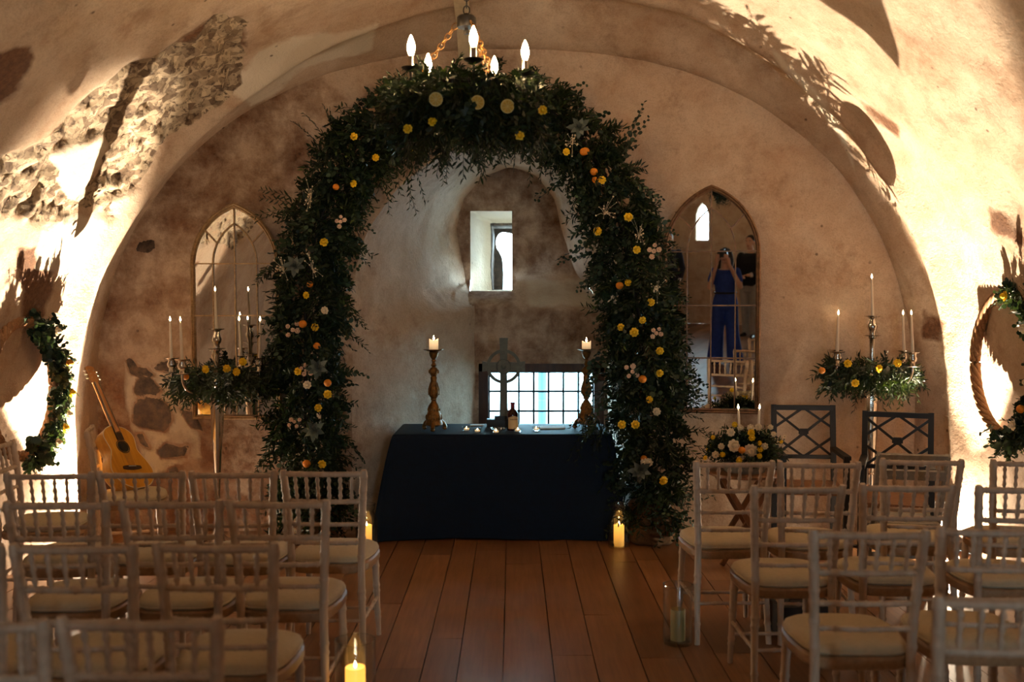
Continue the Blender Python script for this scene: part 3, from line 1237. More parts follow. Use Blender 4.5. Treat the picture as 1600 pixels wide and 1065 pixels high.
uplight(UPL, 'small black floor uplight at the foot of the left wall')
uplight(UPR, 'small black floor uplight at the foot of the right wall')

# ================================================================== CHAIRS
def turned(p0, p1, r0, r1, beads, n=12, bulge=0.0035):
    """a turned rod between two points with ringed beads at the given fractions"""
    p0, p1 = Vector(p0), Vector(p1)
    L = (p1 - p0).length
    ts = {0.0, 1.0}
    for b in beads:
        for e in (-.016, -.008, 0, .008, .016):
            ts.add(min(1, max(0, b + e / L * 0.9)))
    ts = sorted(ts)
    pts, rad = [], []
    for t in ts:
        r = r0 + (r1 - r0) * t
        for b in beads:
            dd = abs(t - b) * L
            if dd < .012:
                r += bulge * (1 - dd / .012)
        pts.append(p0.lerp(p1, t))
        rad.append(r)
    return pts, rad


def make_chair(name, label, group, arms=False):
    root = empty(name, label, 'chair', (0, 0, 0), 0, group)
    lw = M['limewash']
    # local frame: sitter faces +y
    sb = MB()
    n = 48
    outl = []
    for k in range(n):
        a = 2 * PI * k / n
        c, s = math.cos(a), math.sin(a)
        ex = 0.42
        x = .205 * math.copysign(abs(c) ** ex, c)
        y = .2 * math.copysign(abs(s) ** ex, s) + .01
        if y < 0:
            x *= 1 - 0.13 * (-y / .2)
        if y > .12:
            y += .02 * math.cos(x / .205 * PI / 2)
        outl.append((x, y))
    vs = [(x * .97, y * .97, .415) for x, y in outl] + [(x, y, .424) for x, y in outl] + [(x, y, .452) for x, y in outl] + [(x * .96, y * .96, .46) for x, y in outl]
    fs = [tuple(range(n - 1, -1, -1)), tuple(3 * n + k for k in range(n))]
    for i in range(3):
        fs += [(i * n + k, i * n + (k + 1) % n, (i + 1) * n + (k + 1) % n, (i + 1) * n + k) for k in range(n)]
    sb.add(vs, fs)
    sb.build('seat', M['seatwood'], root, 35)
    cu = MB()
    prof = [(.88, .458), (.95, .464), (.965, .474), (.95, .486), (.85, .499), (.6, .507), (.3, .510)]
    vs = [(x * s, y * s, z) for s, z in prof for x, y in outl] + [(0, .01, .511)]
    fs = [(i * n + k, i * n + (k + 1) % n, (i + 1) * n + (k + 1) % n, (i + 1) * n + k) for i in range(len(prof) - 1) for k in range(n)]
    fs += [((len(prof) - 1) * n + k, (len(prof) - 1) * n + (k + 1) % n, len(prof) * n) for k in range(n)]
    fs.append(tuple(range(n - 1, -1, -1)))
    cu.add(vs, fs)
    cu.tube([(x * .962, y * .962, .472) for x, y in outl], .0045, 6, False, True)
    cu.build('cushion', M['cushion'], root, 60)
    # rear posts run from the foot to the top of the back in one gentle bend
    def post_at(s, z):
        zz = [0, .2, .44, .6, .78, .92]
        x = np.interp(z, zz, [.180, .174, .165, .170, .180, .190])
        y = np.interp(z, zz, [-.235, -.205, -.182, -.190, -.214, -.240])
        return Vector((s * float(x), float(y), z))
    for s in (-1, 1):
        b = MB()
        beads = [.10, .30, .335, .50, .59, .66, .70, .78, .82, .885]
        zs = sorted(set([0, .04, .2, .36, .44, .52, .6, .68, .75, .84, .905, .918] + [q + e for q in beads for e in (-.013, -.006, 0, .006, .013)]))
        pts, rad = [], []
        for z in zs:
            r = .0135 + .0035 * min(1, z / .3)
            if z > .915:
                r = .012
            for q in beads:
                dd = abs(z - q)
                if dd < .011:
                    r += .0035 * (1 - dd / .011)
            pts.append(post_at(s, z))
            rad.append(r)
        b.tube(pts, rad, 12)
        b.build('rear_leg', lw, root, 50)
    for s in (-1, 1):
        b = MB()
        pts, rad = turned((s * .182, .20, 0), (s * .168, .175, .42), .0125, .0185, [.22, .28, .55, .62, .86])
        b.tube(pts, rad, 12)
        b.build('front_leg', lw, root, 50)
    def rail(z, r, nm, sag=0.014):
        a, c = post_at(-1, z), post_at(1, z)
        pts, rad = [], []
        beads = [.08, .2, .35, .5, .65, .8, .92]
        us = sorted(set(list(np.linspace(0, 1, 13)) + [q + e for q in beads for e in (-.018, 0, .018)]))
        for u in us:
            p = a.lerp(c, u)
            p.y -= sag * math.sin(PI * u)
            pts.append(p)
            rad.append(r + (.0028 if any(abs(u - q) < .004 for q in beads) else 0))
        b = MB()
        b.tube(pts, rad, 10)
        b.build(nm, lw, root, 50)
    rail(.898, .0125, 'top_rail')
    rail(.765, .0115, 'back_rail')
    rail(.655, .0095, 'back_rail')
    rail(.565, .0095, 'back_rail')
    for k in range(6):
        u = (k + 1) / 7
        a = post_at(-1, .765).lerp(post_at(1, .765), u)
        c = post_at(-1, .898).lerp(post_at(1, .898), u)
        for p in (a, c):
            p.y -= .014 * math.sin(PI * u)
        pts, rad = turned(a, c, .0068, .0068, [.22, .5, .78], 8, .0042)
        b = MB()
        b.tube(pts, rad, 8)
        b.build('spindle', lw, root, 50)
    for (p, q) in (((-.178, .192, .14), (.178, .192, .14)), ((-.176, -.21, .20), (.176, -.21, .20)), ((-.178, .19, .20), (-.176, -.21, .20)), ((.178, .19, .20), (.176, -.21, .20))):
        pts, rad = turned(p, q, .0085, .0085, [.25, .5, .75], 8, .003)
        b = MB()
        b.tube(pts, rad, 8)
        b.build('stretcher', lw, root, 50)
    return root


def chair_spot(pxc, pytop):
    """centre of the chair from its back's top centre in the photograph (posts 0.92 m tall)"""
    d = ray(pxc, pytop)
    p = Vector((0, 0, CAM_Z)) + d * ((0.92 - CAM_Z) / d.z)
    return p.x, p.y + .24


ROWS = [
    # right block, front row first
    ('R', 1, 1145, 719, 2, 'limewashed spindle-back chair on the aisle in the right front row'),
    ('R', 1, 1284, 720, -3, 'limewashed spindle-back chair in right front row, second from the aisle'),
    ('R', 1, 1449, 716, -6, 'limewashed spindle-back chair in right front row, in front of the grey folding chair'),
    ('R', 1, 1621, 718, -5, 'limewashed spindle-back chair at far right of front row, below the right wall wreath'),
    ('R', 2, 1246, 757, 1, 'limewashed chair on the aisle in second row right, beside the unlit glass vase candle'),
    ('R', 2, 1421, 755, -2, 'limewashed spindle chair in middle of second row right of the aisle'),
    ('R', 2, 1606, 758, -3, 'shadowed limewashed chair at right edge of second row right of the aisle'),
    ('R', 3, 1361, 826, -1, 'blurred limewashed chair on the aisle in third row right, full cushion in view'),
    ('R', 3, 1564, 822, -3, 'blurred limewashed chair second from aisle in third row right'),
    ('R', 4, 1588, 930, -2, 'nearest right-hand chair, only its back post showing in bottom right corner'),
    # left block
    ('L', 1, 508, 733, -2, 'limewashed spindle chair on the aisle in left front row, beside the lit floor lantern'),
    ('L', 1, 362, 735, 1, 'limewashed chair in left front row standing before the left silver candelabra pole'),
    ('L', 1, 217, 735, 2, 'limewashed chair in left front row directly in front of the guitar'),
    ('L', 1, 72, 737, 3, 'limewashed chair at left end of left front row, below the left wall wreath'),
    ('L', 2, 436, 780, -1, 'limewashed chair on the aisle in second row left of the aisle'),
    ('L', 2, 265, 780, 1, 'limewashed chair in middle of second row left of the aisle'),
    ('L', 2, 84, 782, 2, 'limewashed chair at left end of second row left of the aisle'),
    ('L', 3, 338, 846, -1, 'blurred limewashed chair on the aisle in third row left, behind lit glass vase'),
    ('L', 3, 112, 848, 1, 'blurred dark-looking limewashed chair second from aisle in third row left'),
    ('L', 3, -100, 850, 2, 'blurred chair cut by left picture edge in third row left'),
    ('L', 4, 217, 962, 0, 'nearest left-hand chair on the aisle, strongly blurred in bottom left corner'),
    ('L', 4, -60, 966, 1, 'nearest left-hand chair at bottom left picture edge, mostly cut off'),
]
chair0 = None
for side, row, pxc, pyt, yaw, lab in ROWS:
    x, y = chair_spot(pxc, pyt)
    grp = 'limewashed chairs %s of the aisle' % ('right' if side == 'R' else 'left')
    if chair0 is None:
        chair0 = make_chair('spindle_chair', lab, grp)
        chair0.location = (x, y, 0)
        chair0.rotation_euler = (0, 0, R(yaw))
    else:
        dup(chair0, (x, y, 0), R(yaw), lab, grp)
# two more of the same chairs by the left wall
GC = dup(chair0, (-2.45, 6.36, 0), R(-72), 'limewashed chair by the left wall with the guitar leaning on it', 'limewashed chairs left of the aisle')
dup(chair0, (-2.62, 5.55, 0), R(-84), 'limewashed chair turned sideways against the left wall below the wicker hoop', 'limewashed chairs left of the aisle')


# ================================================================== GUITAR
def make_guitar():
    seat_top = 0.505
    foot = at(219, 742, 6.38)
    foot.z = seat_top + .012
    head = at(139, 572, 6.72)
    ax = (head - foot)
    L = ax.length
    ax.normalize()
    nrm = Vector((.90, -.42, .2))
    nrm = (nrm - ax * nrm.dot(ax)).normalized()
    sd = nrm.cross(ax)
    root = empty('acoustic_guitar', 'small golden acoustic guitar leaning back on a limewashed chair by the left wall', 'guitar', foot)
    mat = Matrix((sd, nrm, ax)).transposed()      # local x = side, y = face normal, z = along the neck
    root.rotation_euler = mat.to_euler()
    body_l = L * .50
    wl, wu, ww = .17, .125, .105
    zs = np.linspace(0, 1, 40)
    half = []
    for z in zs:
        lower = wl * math.sqrt(max(0, 1 - ((z - .31) / .315) ** 2)) if z < .31 else 0
        w_ = np.interp(z, [.31, .45, .60, .80], [wl, .145, ww, wu])
        if z < .31:
            w_ = lower
        elif z > .80:
            w_ = wu * math.sqrt(max(0, 1 - ((z - .80) / .205) ** 2))
        half.append(w_)
    half = np.array(half)
    hs = half.copy()
    for _ in range(2):
        hs[1:-1] = (hs[:-2] + 2 * hs[1:-1] + hs[2:]) / 4
    out = [(h, z * body_l) for h, z in zip(hs, zs)] + [(-h, z * body_l) for h, z in list(zip(hs, zs))[::-1][1:-1]]
    D = .09
    sdm = MB()
    n = len(out)
    vs = [(x * s, y, .0 + z) for s, y in ((.97, -D), (1, -D + .006), (1, -.004)) for x, z in out]
    sdm.add(vs, [tuple(range(n))] + [(i * n + k, i * n + (k + 1) % n, (i + 1) * n + (k + 1) % n, (i + 1) * n + k) for i in range(2) for k in range(n)])
    sdm.build('body', M['maple'], root, 30)
    tp = MB()
    tp.prism([(x * .992, z) for x, z in out], -.006, .002)
    tp.build('soundboard', M['spruce'], root, 30)
    bd = MB()
    bd.tube([(x * .995, .001, z) for x, z in out], .003, 6, False, True)
    bd.build('binding', M['cream'], root, 60)
    hz = body_l * .66
    Rx = Matrix.Rotation(-PI / 2, 4, 'X')
    ho = MB()
    ho.lathe([(.042, 0), (.042, .0012)], 28, Matrix.Translation((0, .002, hz)) @ Rx)
    ho.build('sound_hole', M['plastic'], root)  # dark disc laid on the soundboard, standing for the shaded opening
    ro = MB()
    ro.tube([(.049 * math.cos(a), .0025, hz + .049 * math.sin(a)) for a in np.linspace(0, 2 * PI, 36, False)], .0028, 6, False, True)
    ro.build('rosette', M['rosewood'], root, 60)
    br = MB()
    bz = body_l * .33
    br.prism([(-.075, bz - .012), (-.05, bz - .018), (0, bz - .022), (.05, bz - .018), (.075, bz - .012), (.07, bz + .006), (.04, bz + .010), (-.04, bz + .010), (-.07, bz + .006)], .002, .011)
    b = br.build('bridge', M['rosewood'], root)
    sa = MB()
    sa.box((0, .0125, bz + .003), (.062, .004, .003))
    sa.build('saddle', M['white'], b)
    nk = MB()
    n0, n1 = body_l * .96, L * .86
    nk.tube([(0, -.002, n0 - .04), (0, -.004, n0 + .02), (0, -.004, n1)], [.026, .022, .019], 12)
    nk.build('neck', M['headwood'], root, 60)
    fb = MB()
    f0 = hz + .05
    fb.prism([(-.027, f0), (.027, f0), (.0215, n1), (-.0215, n1)], .003, .009)
    fo = fb.build('fingerboard', M['rosewood'], root)
    fr = MB()
    for k in range(1, 17):
        zz = n1 - (n1 - bz) * (1 - 2 ** (-k / 12))
        if zz > f0:
            fr.box((0, .0092, zz), (.040, .0010, .0008))
    fr.build('frets', M['steel'], fo)
    hd = MB()
    hd.prism([(-.022, n1), (.022, n1), (.036, n1 + .03), (.033, L - .008), (.015, L), (-.015, L), (-.033, L - .008), (-.036, n1 + .03)], -.014, .002)
    h = hd.build('headstock', M['headwood'], root)
    for s in (-1, 1):
        for k in range(3):
            zz = n1 + .038 + k * .03
            tg = MB()
            tg.tube([(s * .034, -.006, zz), (s * .047, -.006, zz)], .003, 6)
            tg.ball((s * .053, -.006, zz), (.008, .004, .006), 8, 6)
            tg.tube([(s * .02, .002, zz), (s * .02, .009, zz)], .003, 6)
            tg.build('tuning_peg', M['steel'], h)
    st = MB()
    for k in range(6):
        u = (k - 2.5) / 2.5
        st.tube([(u * .026, .0145, bz), (u * .018, .0115, n1)], .0008, 4)
    st.build('strings', M['steel'], root)
    return root


make_guitar()


# ================================================================== FLORAL ARCH
ARCH_Y = 7.12
path_px = [(490, 846), (486, 760), (481, 690), (480, 620), (480, 560), (480, 490), (484, 430), (496, 370), (514, 310), (540, 255), (578, 210), (630, 176), (690, 158),
           (750, 152), (810, 156), (862, 178), (905, 214), (938, 262), (962, 318), (978, 380), (988, 440), (998, 500), (1006, 570), (1010, 640), (1012, 710), (1014, 780), (1016, 846)]
AP = [at(x, y, ARCH_Y) for x, y in path_px]
AP[0].z = AP[-1].z = 0.0
arch = empty('floral_arch', 'tall arch of dark green foliage studded with yellow and white flowers around the niche', 'flower arch', (0.0, ARCH_Y, 0))
off = Vector((0, -ARCH_Y, 0))


def child(o, root):
    """keep world coordinates while parenting to a root that is only translated"""
    o.parent = root
    o.matrix_parent_inverse = Matrix.Identity(4)
    o.location = o.location - root.location
    return o


fm = MB()
for dx in (-.07, .07):
    fm.tube([p + Vector((0, dx, 0)) for p in AP], .011, 8)
child(fm.build('frame', M['iron']), arch)
A = np.array([tuple(p) for p in AP])
seg = np.linalg.norm(np.diff(A, axis=0), axis=1)
cum = np.concatenate([[0], np.cumsum(seg)])


def arch_pt(u):
    s = u * cum[-1]
    p = np.array([np.interp(s, cum, A[:, k]) for k in range(3)])
    q = np.array([np.interp(min(s + .05, cum[-1]), cum, A[:, k]) for k in range(3)]) - np.array([np.interp(max(s - .05, 0), cum, A[:, k]) for k in range(3)])
    return p, q / np.linalg.norm(q)


lr = Leaves(11)
le = Leaves(12)
for i in range(3600):
    u = lr.r.random()
    p, t = arch_pt(u)
    if p[2] < .12:
        continue
    nrm = np.cross(t, (0, 1, 0))                # across the band, in the picture plane
    a = lr.r.uniform(0, 2 * PI)
    c, s = math.cos(a), math.sin(a)
    rad = .215 * math.sqrt(lr.r.uniform(.01, 1)) * (0.86 if 0.3 < u < .7 else 1.0)
    radial = nrm * c + np.array([0, 1, 0]) * s
    b = p + nrm * c * rad + np.array([0, 1.0, 0]) * s * min(rad, .17)
    d = radial * lr.r.uniform(.5, 1.0) + np.array([0, 0, -1]) * lr.r.uniform(-.25, .9) + lr.r.normal(size=3) * .35
    d[1] -= .22
    b = np.maximum(b, [-9, -9, .05])
    if d[1] > 0 and b[1] > 7.2:
        d[1] *= .3
    k = lr.r.random()
    if k < .56:
        lr.sprig(b, d, lr.r.uniform(.10, .22), 'lance', int(lr.r.integers(8, 14)), lr.r.uniform(.06, .10), lr.r.uniform(.018, .028), lr.r.uniform(.1, .5), .8)
    else:
        le.sprig(b, d, lr.r.uniform(.10, .20), 'round', int(lr.r.integers(7, 12)), lr.r.uniform(.038, .058), lr.r.uniform(.034, .05), lr.r.uniform(.1, .4), 1.0)
# longer sprays that break the outline, where the photograph shows them
for (x, y, dx, dy, kind) in [(455, 330, -40, 5, 'l'), (450, 320, -36, -8, 'l'), (505, 215, -18, -32, 'l'), (520, 210, -8, -36, 'l'), (965, 240, 30, -50, 'r'), (975, 235, 18, -58, 'r'),
                             (985, 290, 30, 20, 'r'), (985, 300, 34, 2, 'r'), (545, 385, 26, 10, 'l'), (585, 250, 22, 34, 'l'), (615, 265, 8, 40, 'l'), (640, 255, 5, 38, 'l'),
                             (700, 235, -6, 30, 'l'), (835, 230, 4, 34, 'l'), (870, 250, 8, 34, 'l'), (890, 285, -34, 14, 'r'), (925, 390, -34, 6, 'r'), (940, 420, -30, 20, 'r'),
                             (530, 590, 30, -8, 'r'), (540, 520, 22, 14, 'l'), (420, 420, -14, 10, 'l'), (430, 540, -24, 18, 'l'), (428, 600, -20, 34, 'l'), (430, 680, -20, 34, 'l'),
                             (425, 700, -22, 20, 'l'), (940, 540, -14, 30, 'r'), (935, 560, -8, 34, 'r'), (945, 610, -18, 34, 'r'), (935, 660, -14, 16, 'l'), (1050, 570, 28, 24, 'r'), (1055, 600, 30, 8, 'r'),
                             (1040, 530, 24, -18, 'r'), (1040, 450, 24, 6, 'l'), (1060, 675, 34, -4, 'l'), (1060, 690, 30, 14, 'l'), (1060, 660, 26, -28, 'l'), (1050, 760, 44, 6, 'l'),
                             (1050, 780, 36, -14, 'l'), (1000, 790, -24, 20, 'r'), (545, 690, 14, 20, 'r'), (535, 470, 22, 20, 'l'), (1020, 430, 24, -26, 'l')]:
    for rep in range(2):
        b = np.array(at(x + lr.r.normal() * 5, y + lr.r.normal() * 5, ARCH_Y - lr.r.uniform(.05, .2)))
        e = np.array(at(x + dx, y + dy, ARCH_Y - .15)) - np.array(at(x, y, ARCH_Y - .15))
        ln = np.linalg.norm(e) * 1.5
        if kind == 'l':
            lr.sprig(b, e + lr.r.normal(size=3) * .02, ln, 'lance', 13, .062, .015, .15, .75)
        else:
            le.sprig(b, e + lr.r.normal(size=3) * .02, ln, 'round', 12, .042, .032, .12, .9)
child(lr.build('ruscus_foliage', M['ruscus']), arch)
child(le.build('eucalyptus_foliage', M['euca']), arch)

# silvery dusty-miller rosettes
for (x, y) in [(462, 415), (497, 575), (492, 672), (1000, 735), (905, 200)]:
    sl = Leaves(int(x))
    c = np.array(at(x, y, ARCH_Y - .30))
    n = 18
    a = np.arange(n) * 2.4
    tilt = np.linspace(.3, 1.25, n)
    D = np.stack([np.cos(a) * np.sin(tilt), -np.cos(tilt), np.sin(a) * np.sin(tilt)], 1)
    sl.put(sl.LANCE, np.repeat(c[None], n, 0), D, np.tile([0., -1, 0.3], (n, 1)), np.linspace(.045, .095, n), np.linspace(.03, .046, n), sl.r.random(n))
    child(sl.build('dusty_miller', M['silverleaf']), arch)


def bloom(me, nm, x, y, yoff, sc=1.0, root=arch, Y=ARCH_Y):
    p = at(x, y, Y - yoff)
    o = place_mesh(me, nm, root, p - root.location, (random.uniform(-.35, .25), random.uniform(0, 6.28) if 'kumquat' not in nm else 0, random.uniform(-.35, .35)), sc)
    return o


YEL = [(553, 213), (587, 246), (552, 287), (506, 378), (478, 461), (492, 511), (465, 580), (512, 616), (497, 637), (503, 725), (812, 213), (885, 237), (941, 281), (982, 339),
       (934, 361), (995, 390), (981, 441), (1017, 472), (991, 519), (1031, 548), (1031, 583), (1015, 624), (993, 663), (1037, 751), (640, 232), (850, 172), (675, 192), (972, 663), (970, 511), (1004, 500)]
ORA = [(525, 292), (484, 444), (473, 506), (495, 540), (512, 598), (479, 724), (928, 268), (930, 281), (968, 446), (1004, 592), (1006, 716), (912, 237), (633, 202), (915, 236)]
SPR = [(532, 346), (457, 515), (478, 578), (988, 580), (1022, 392), (460, 659), (1026, 520)]
CRM = [(507, 485), (480, 601), (1026, 643), (1007, 722), (1014, 722)]
for i, (x, y) in enumerate(YEL):
    bloom(YROSE[i % 3], 'yellow_rose', x, y, .25 + .03 * random.random(), random.uniform(.8, 1.05))
for x, y in ORA:
    bloom(FRUIT, 'kumquat', x, y, .25 + .02 * random.random(), random.uniform(.85, 1.1))
for i, (x, y) in enumerate(SPR):
    bloom(SPRAY[i % 2], 'spray_rose', x, y, .28, random.uniform(.9, 1.15))
for i, (x, y) in enumerate(CRM):
    bloom(CROSE[i % 2], 'white_rose', x, y, .28, .95)


# little clusters of white wax-flower buds
def buds(x, y, Y, root, n=16, spread=.045, seed=0):
    rr = random.Random(seed + int(x))
    b = MB()
    c = at(x, y, Y)
    for _ in range(n):
        q = c + Vector((rr.gauss(0, spread * .6), rr.gauss(0, .015), rr.gauss(0, spread)))
        b.ball(q, rr.uniform(.004, .007), 6, 5)
        b.tube([q, q.lerp(c, .6) + Vector((0, .02, 0)), c + Vector((0, .04, -.02))], .0012, 4)
    return child(b.build('wax_flower', M['cream']), root)


for x, y in [(484, 305), (442, 420), (895, 220), (1000, 365), (487, 418), (1028, 450), (945, 330)]:
    buds(x, y, ARCH_Y - .28, arch)
# hessian-wrapped feet of the arch
for x, lab in ((490, None), (1017, None)):
    c = at(x, 846, ARCH_Y)
    b = MB()
    prof = []
    for k in range(15):
        u = k / 14
        prof.append((.15 + .035 * math.sin(PI * min(1, u * 1.15)) + .012 * math.sin(u * 23), u * .30))
    b.lathe([(.13, 0)] + prof, 28, Matrix.Translation((c.x, c.y, 0)))
    o = child(b.build('hessian_foot', M['burlap'], None, 70), arch)
    for v in o.data.vertices:
        a = math.atan2(v.co.y - c.y, v.co.x - c.x)
        k = 1 + .07 * math.sin(7 * a + v.co.z * 14) + .04 * math.sin(13 * a)
        v.co.x = c.x + (v.co.x - c.x) * k
        v.co.y = c.y + (v.co.y - c.y) * k

# ================================================================== CANDLES
def taper(p, h, label, lean=(0, 0), r=.0115, group='lit ivory taper candles'):
    """a tapering dinner candle standing at p, with wick and flame"""
    t = empty('taper_candle', label, 'candle', p, 0, group)
    t.rotation_euler = (lean[0], lean[1], 0)
    b = MB()
    b.lathe([(r, 0), (r, .01), (r * .62, h - .012), (r * .45, h - .003), (.001, h)], 14)
    b.build('wax', M['wax'], t)
    k = MB()
    k.tube([(0, 0, h - .002), (.001, 0, h + .010)], .0012, 5)
    k.build('wick', M['ink'], t)
    f = MB()
    flame(f, (0, 0, h + .005), .034, .0065)
    f.build('flame', M['flame'], t, 80)
    return t


# ================================================================== CHANDELIER
def chain(mb, p0, p1, link=.03, r=.0022):
    p0, p1 = Vector(p0), Vector(p1)
    L = (p1 - p0).length
    n = max(2, int(L / (link * .74)))
    for i in range(n):
        c = p0.lerp(p1, (i + .5) / n)
        m = Matrix.Translation(c) @ rot_to(p1 - p0) @ Matrix.Rotation(PI / 2 * (i % 2), 4, 'Z')
        pts = [m @ Vector((.34 * link * math.cos(a), 0, .5 * link * math.sin(a))) for a in np.linspace(0, 2 * PI, 14, False)]
        mb.tube(pts, r, 6, False, True)


CH = at(729, 120, 5.0)
CHZ = 2.74
ANG = [9, 81, 153, 225, 297]
RC = .295


def make_chandelier(label):
    root = empty('chandelier', label, 'chandelier', (CH.x, CH.y, CHZ), 0)
    r = MB()
    r.tube([(RC * math.cos(a), RC * math.sin(a), 0) for a in np.linspace(0, 2 * PI, 48, False)], .011, 8, False, True)
    r.tube([(.10 * math.cos(a), .10 * math.sin(a), -.03) for a in np.linspace(0, 2 * PI, 24, False)], .008, 8, False, True)
    r.build('ring', M['iron'], root, 60)
    for d in ANG:
        a = R(d)
        px_, py_ = RC * math.sin(a), -RC * math.cos(a)
        ar = MB()
        ar.tube([(px_ * .33, py_ * .33, -.03), (px_ * .7, py_ * .7, -.05), (px_, py_, -.02), (px_, py_, .085)], .008, 8)
        ar.build('arm', M['iron'], root, 60)
        pn = MB()
        pn.lathe([(.006, -.012), (.022, -.004), (.046, .008), (.048, .012), (.040, .010), (.012, .006)], 20, Matrix.Translation((px_, py_, .085)))
        pn.build('drip_pan', M['iron'], root, 60)
        tb = MB()
        tb.lathe([(.015, 0), (.015, .062), (.011, .066)], 16, Matrix.Translation((px_, py_, .09)))
        tb.build('candle_tube', M['silver'], root)
        bl = MB()
        bl.lathe([(.009, 0), (.013, .010), (.0185, .030), (.0195, .044), (.0165, .062), (.010, .082), (.004, .096), (.0008, .101)], 18, Matrix.Translation((px_, py_, .153)))
        bl.build('bulb', M['bulb'], root, 80)
    hz = 3.085 - CHZ
    hb = MB()
    hb.lathe([(.012, -.05), (.014, -.035), (.009, -.03), (.009, -.02), (.045, -.018), (.048, -.01), (.048, .03), (.040, .038), (.012, .042), (.008, .052)], 24, Matrix.Translation((0, 0, hz)))
    hb.build('hub', M['iron'], root)
    for d in (30, 150, 265):
        a = R(d)
        c = MB()
        chain(c, (.05 * math.sin(a), -.05 * math.cos(a), hz), (RC * math.sin(a), -RC * math.cos(a), .01), .04, .0028)
        c.build('chain', M['brass'], root, 60)
    c = MB()
    chain(c, (0, 0, hz + .05), (0, 0, 3.84 - CHZ), .045, .003)
    c.build('ceiling_chain', M['iron'], root, 60)
    rs = MB()
    rs.lathe([(.05, 3.84 - CHZ), (.045, 3.80 - CHZ), (.012, 3.79 - CHZ)], 20)
    rs.build('ceiling_rose', M['iron'], root)
    return root


def lemon_half(root, loc, rot):
    o = MB()
    o.lathe([(.001, -.034), (.012, -.031), (.026, -.020), (.032, -.006), (.0325, 0)], 20, Matrix.Rotation(PI / 2, 4, 'X'))
    a = o.build('lemon_half', M['lemon'], root, 60)
    a.location = loc
    a.rotation_euler = rot
    p = MB()
    p.lathe([(.0322, 0), (.0322, .0012), (.0285, .0013)], 20, Matrix.Rotation(PI / 2, 4, 'X'))
    p.build('pith', M['pith'], a, 60)
    f = MB()
    for k in range(9):
        a0, a1 = 2 * PI * (k + .06) / 9, 2 * PI * (k + .94) / 9
        f.add([(.003 * math.cos((a0 + a1) / 2), -.0022, .003 * math.sin((a0 + a1) / 2))] + [(.0275 * math.cos(a0 + (a1 - a0) * i / 5), -.0022, .0275 * math.sin(a0 + (a1 - a0) * i / 5)) for i in range(6)],
              [(0, i + 1, i + 2) for i in range(5)])
    f.build('flesh', M['lemonflesh'], a, 60)


def make_chandelier_garland(label, seed):
    root = empty('chandelier_garland', label, 'garland', (CH.x, CH.y, CHZ), 0)
    L1, L2 = Leaves(seed), Leaves(seed + 1)
    for i in range(620):
        a = L1.r.uniform(0, 2 * PI)
        rad = L1.r.uniform(.16, .37)
        z = L1.r.uniform(-.20, .05)
        b = np.array([rad * math.cos(a), rad * math.sin(a), z])
        rd = np.array([math.cos(a), math.sin(a), 0])
        dn = L1.r.uniform(-.55, 1.3)
        d = rd * L1.r.uniform(.1, .8) + np.array([0, 0, -dn]) + L1.r.normal(size=3) * .4
        k = L1.r.random()
        if k < .65:
            L1.sprig(b, d, L1.r.uniform(.10, .22), 'lance', 11, L1.r.uniform(.055, .09), L1.r.uniform(.015, .022), .3, .7)
        else:
            L2.sprig(b, d, L1.r.uniform(.08, .16), 'round', 9, L1.r.uniform(.035, .06), L1.r.uniform(.026, .036), .2, .9)
    L1.build('ruscus_foliage', M['ruscus'], root)
    L2.build('eucalyptus_foliage', M['euca'], root)
    return root


chand = make_chandelier('black iron five-bulb chandelier hanging on a chain before the arch')
cg = make_chandelier_garland('green foliage garland with cut lemons wrapped round the near chandelier', 31)
for x, y, rz in ((681, 155, .1), (746, 160, -.15), (793, 166, .25)):
    p = at(x, y, 4.60)
    lemon_half(cg, p - cg.location, (R(18), R(random.uniform(-20, 20)), rz))
for x, y in ((637, 201), (676, 190), (848, 172), (812, 212)):
    bloom(YROSE[0], 'yellow_rose', x, y, 0, .7, cg, 4.66)


def dup_deep(root, loc, label):
    return dup(root, loc, 0, label)


# added twin out of frame behind the camera, warm fill for the near half
dup(chand, (CH.x, -2.2, CHZ), 0, 'added black iron five-bulb chandelier behind the photographer, for warm fill light')
dup(cg, (CH.x, -2.2, CHZ), 0, 'green foliage garland round the added fill-light chandelier behind the photographer')

# ================================================================== ALTAR
TZ = .765
altar = empty('altar_table', 'altar table draped to the floor in midnight blue cloth before the niche', 'table', (-.07, 7.5, 0))
ay0, ay1, ax0, ax1 = 7.17, 7.86, -.86, .72
tt = MB()
tt.box(((ax0 + ax1) / 2, (ay0 + ay1) / 2, TZ - .022), (ax1 - ax0 - .02, ay1 - ay0 - .02, .03))
child(tt.build('table_top', M['tablewood']), altar)
for sx in (ax0 + .1, ax1 - .1):
    for sy in (ay0 + .08, ay1 - .08):
        lg = MB()
        lg.box((sx, sy, (TZ - .035) / 2), (.04, .04, TZ - .035))
        child(lg.build('leg', M['tablewood']), altar)
# the cloth: a top and a skirt that flares and folds towards the floor
per = []
npx = 240
cor = .05
for k in range(npx):
    u = k / npx * 4
    s, f = int(u), u - int(u)
    c = [(ax0, ay0), (ax1, ay0), (ax1, ay1), (ax0, ay1)]
    a, b = c[s], c[(s + 1) % 4]
    per.append((a[0] + (b[0] - a[0]) * f, a[1] + (b[1] - a[1]) * f))
per = np.array(per)
cx_, cy_ = (ax0 + ax1) / 2, (ay0 + ay1) / 2
rows = []
for s, z in ((.0, TZ), (.5, TZ), (.9, TZ), (.985, TZ)):
    rows.append(np.stack([cx_ + (per[:, 0] - cx_) * s, cy_ + (per[:, 1] - cy_) * s, np.full(npx, z)], 1))
ph = np.arange(npx) / npx
nrm = per - np.array([cx_, cy_])
nx = np.where(np.abs(nrm[:, 0]) > (ax1 - ax0) / 2 - .002, np.sign(nrm[:, 0]), 0)
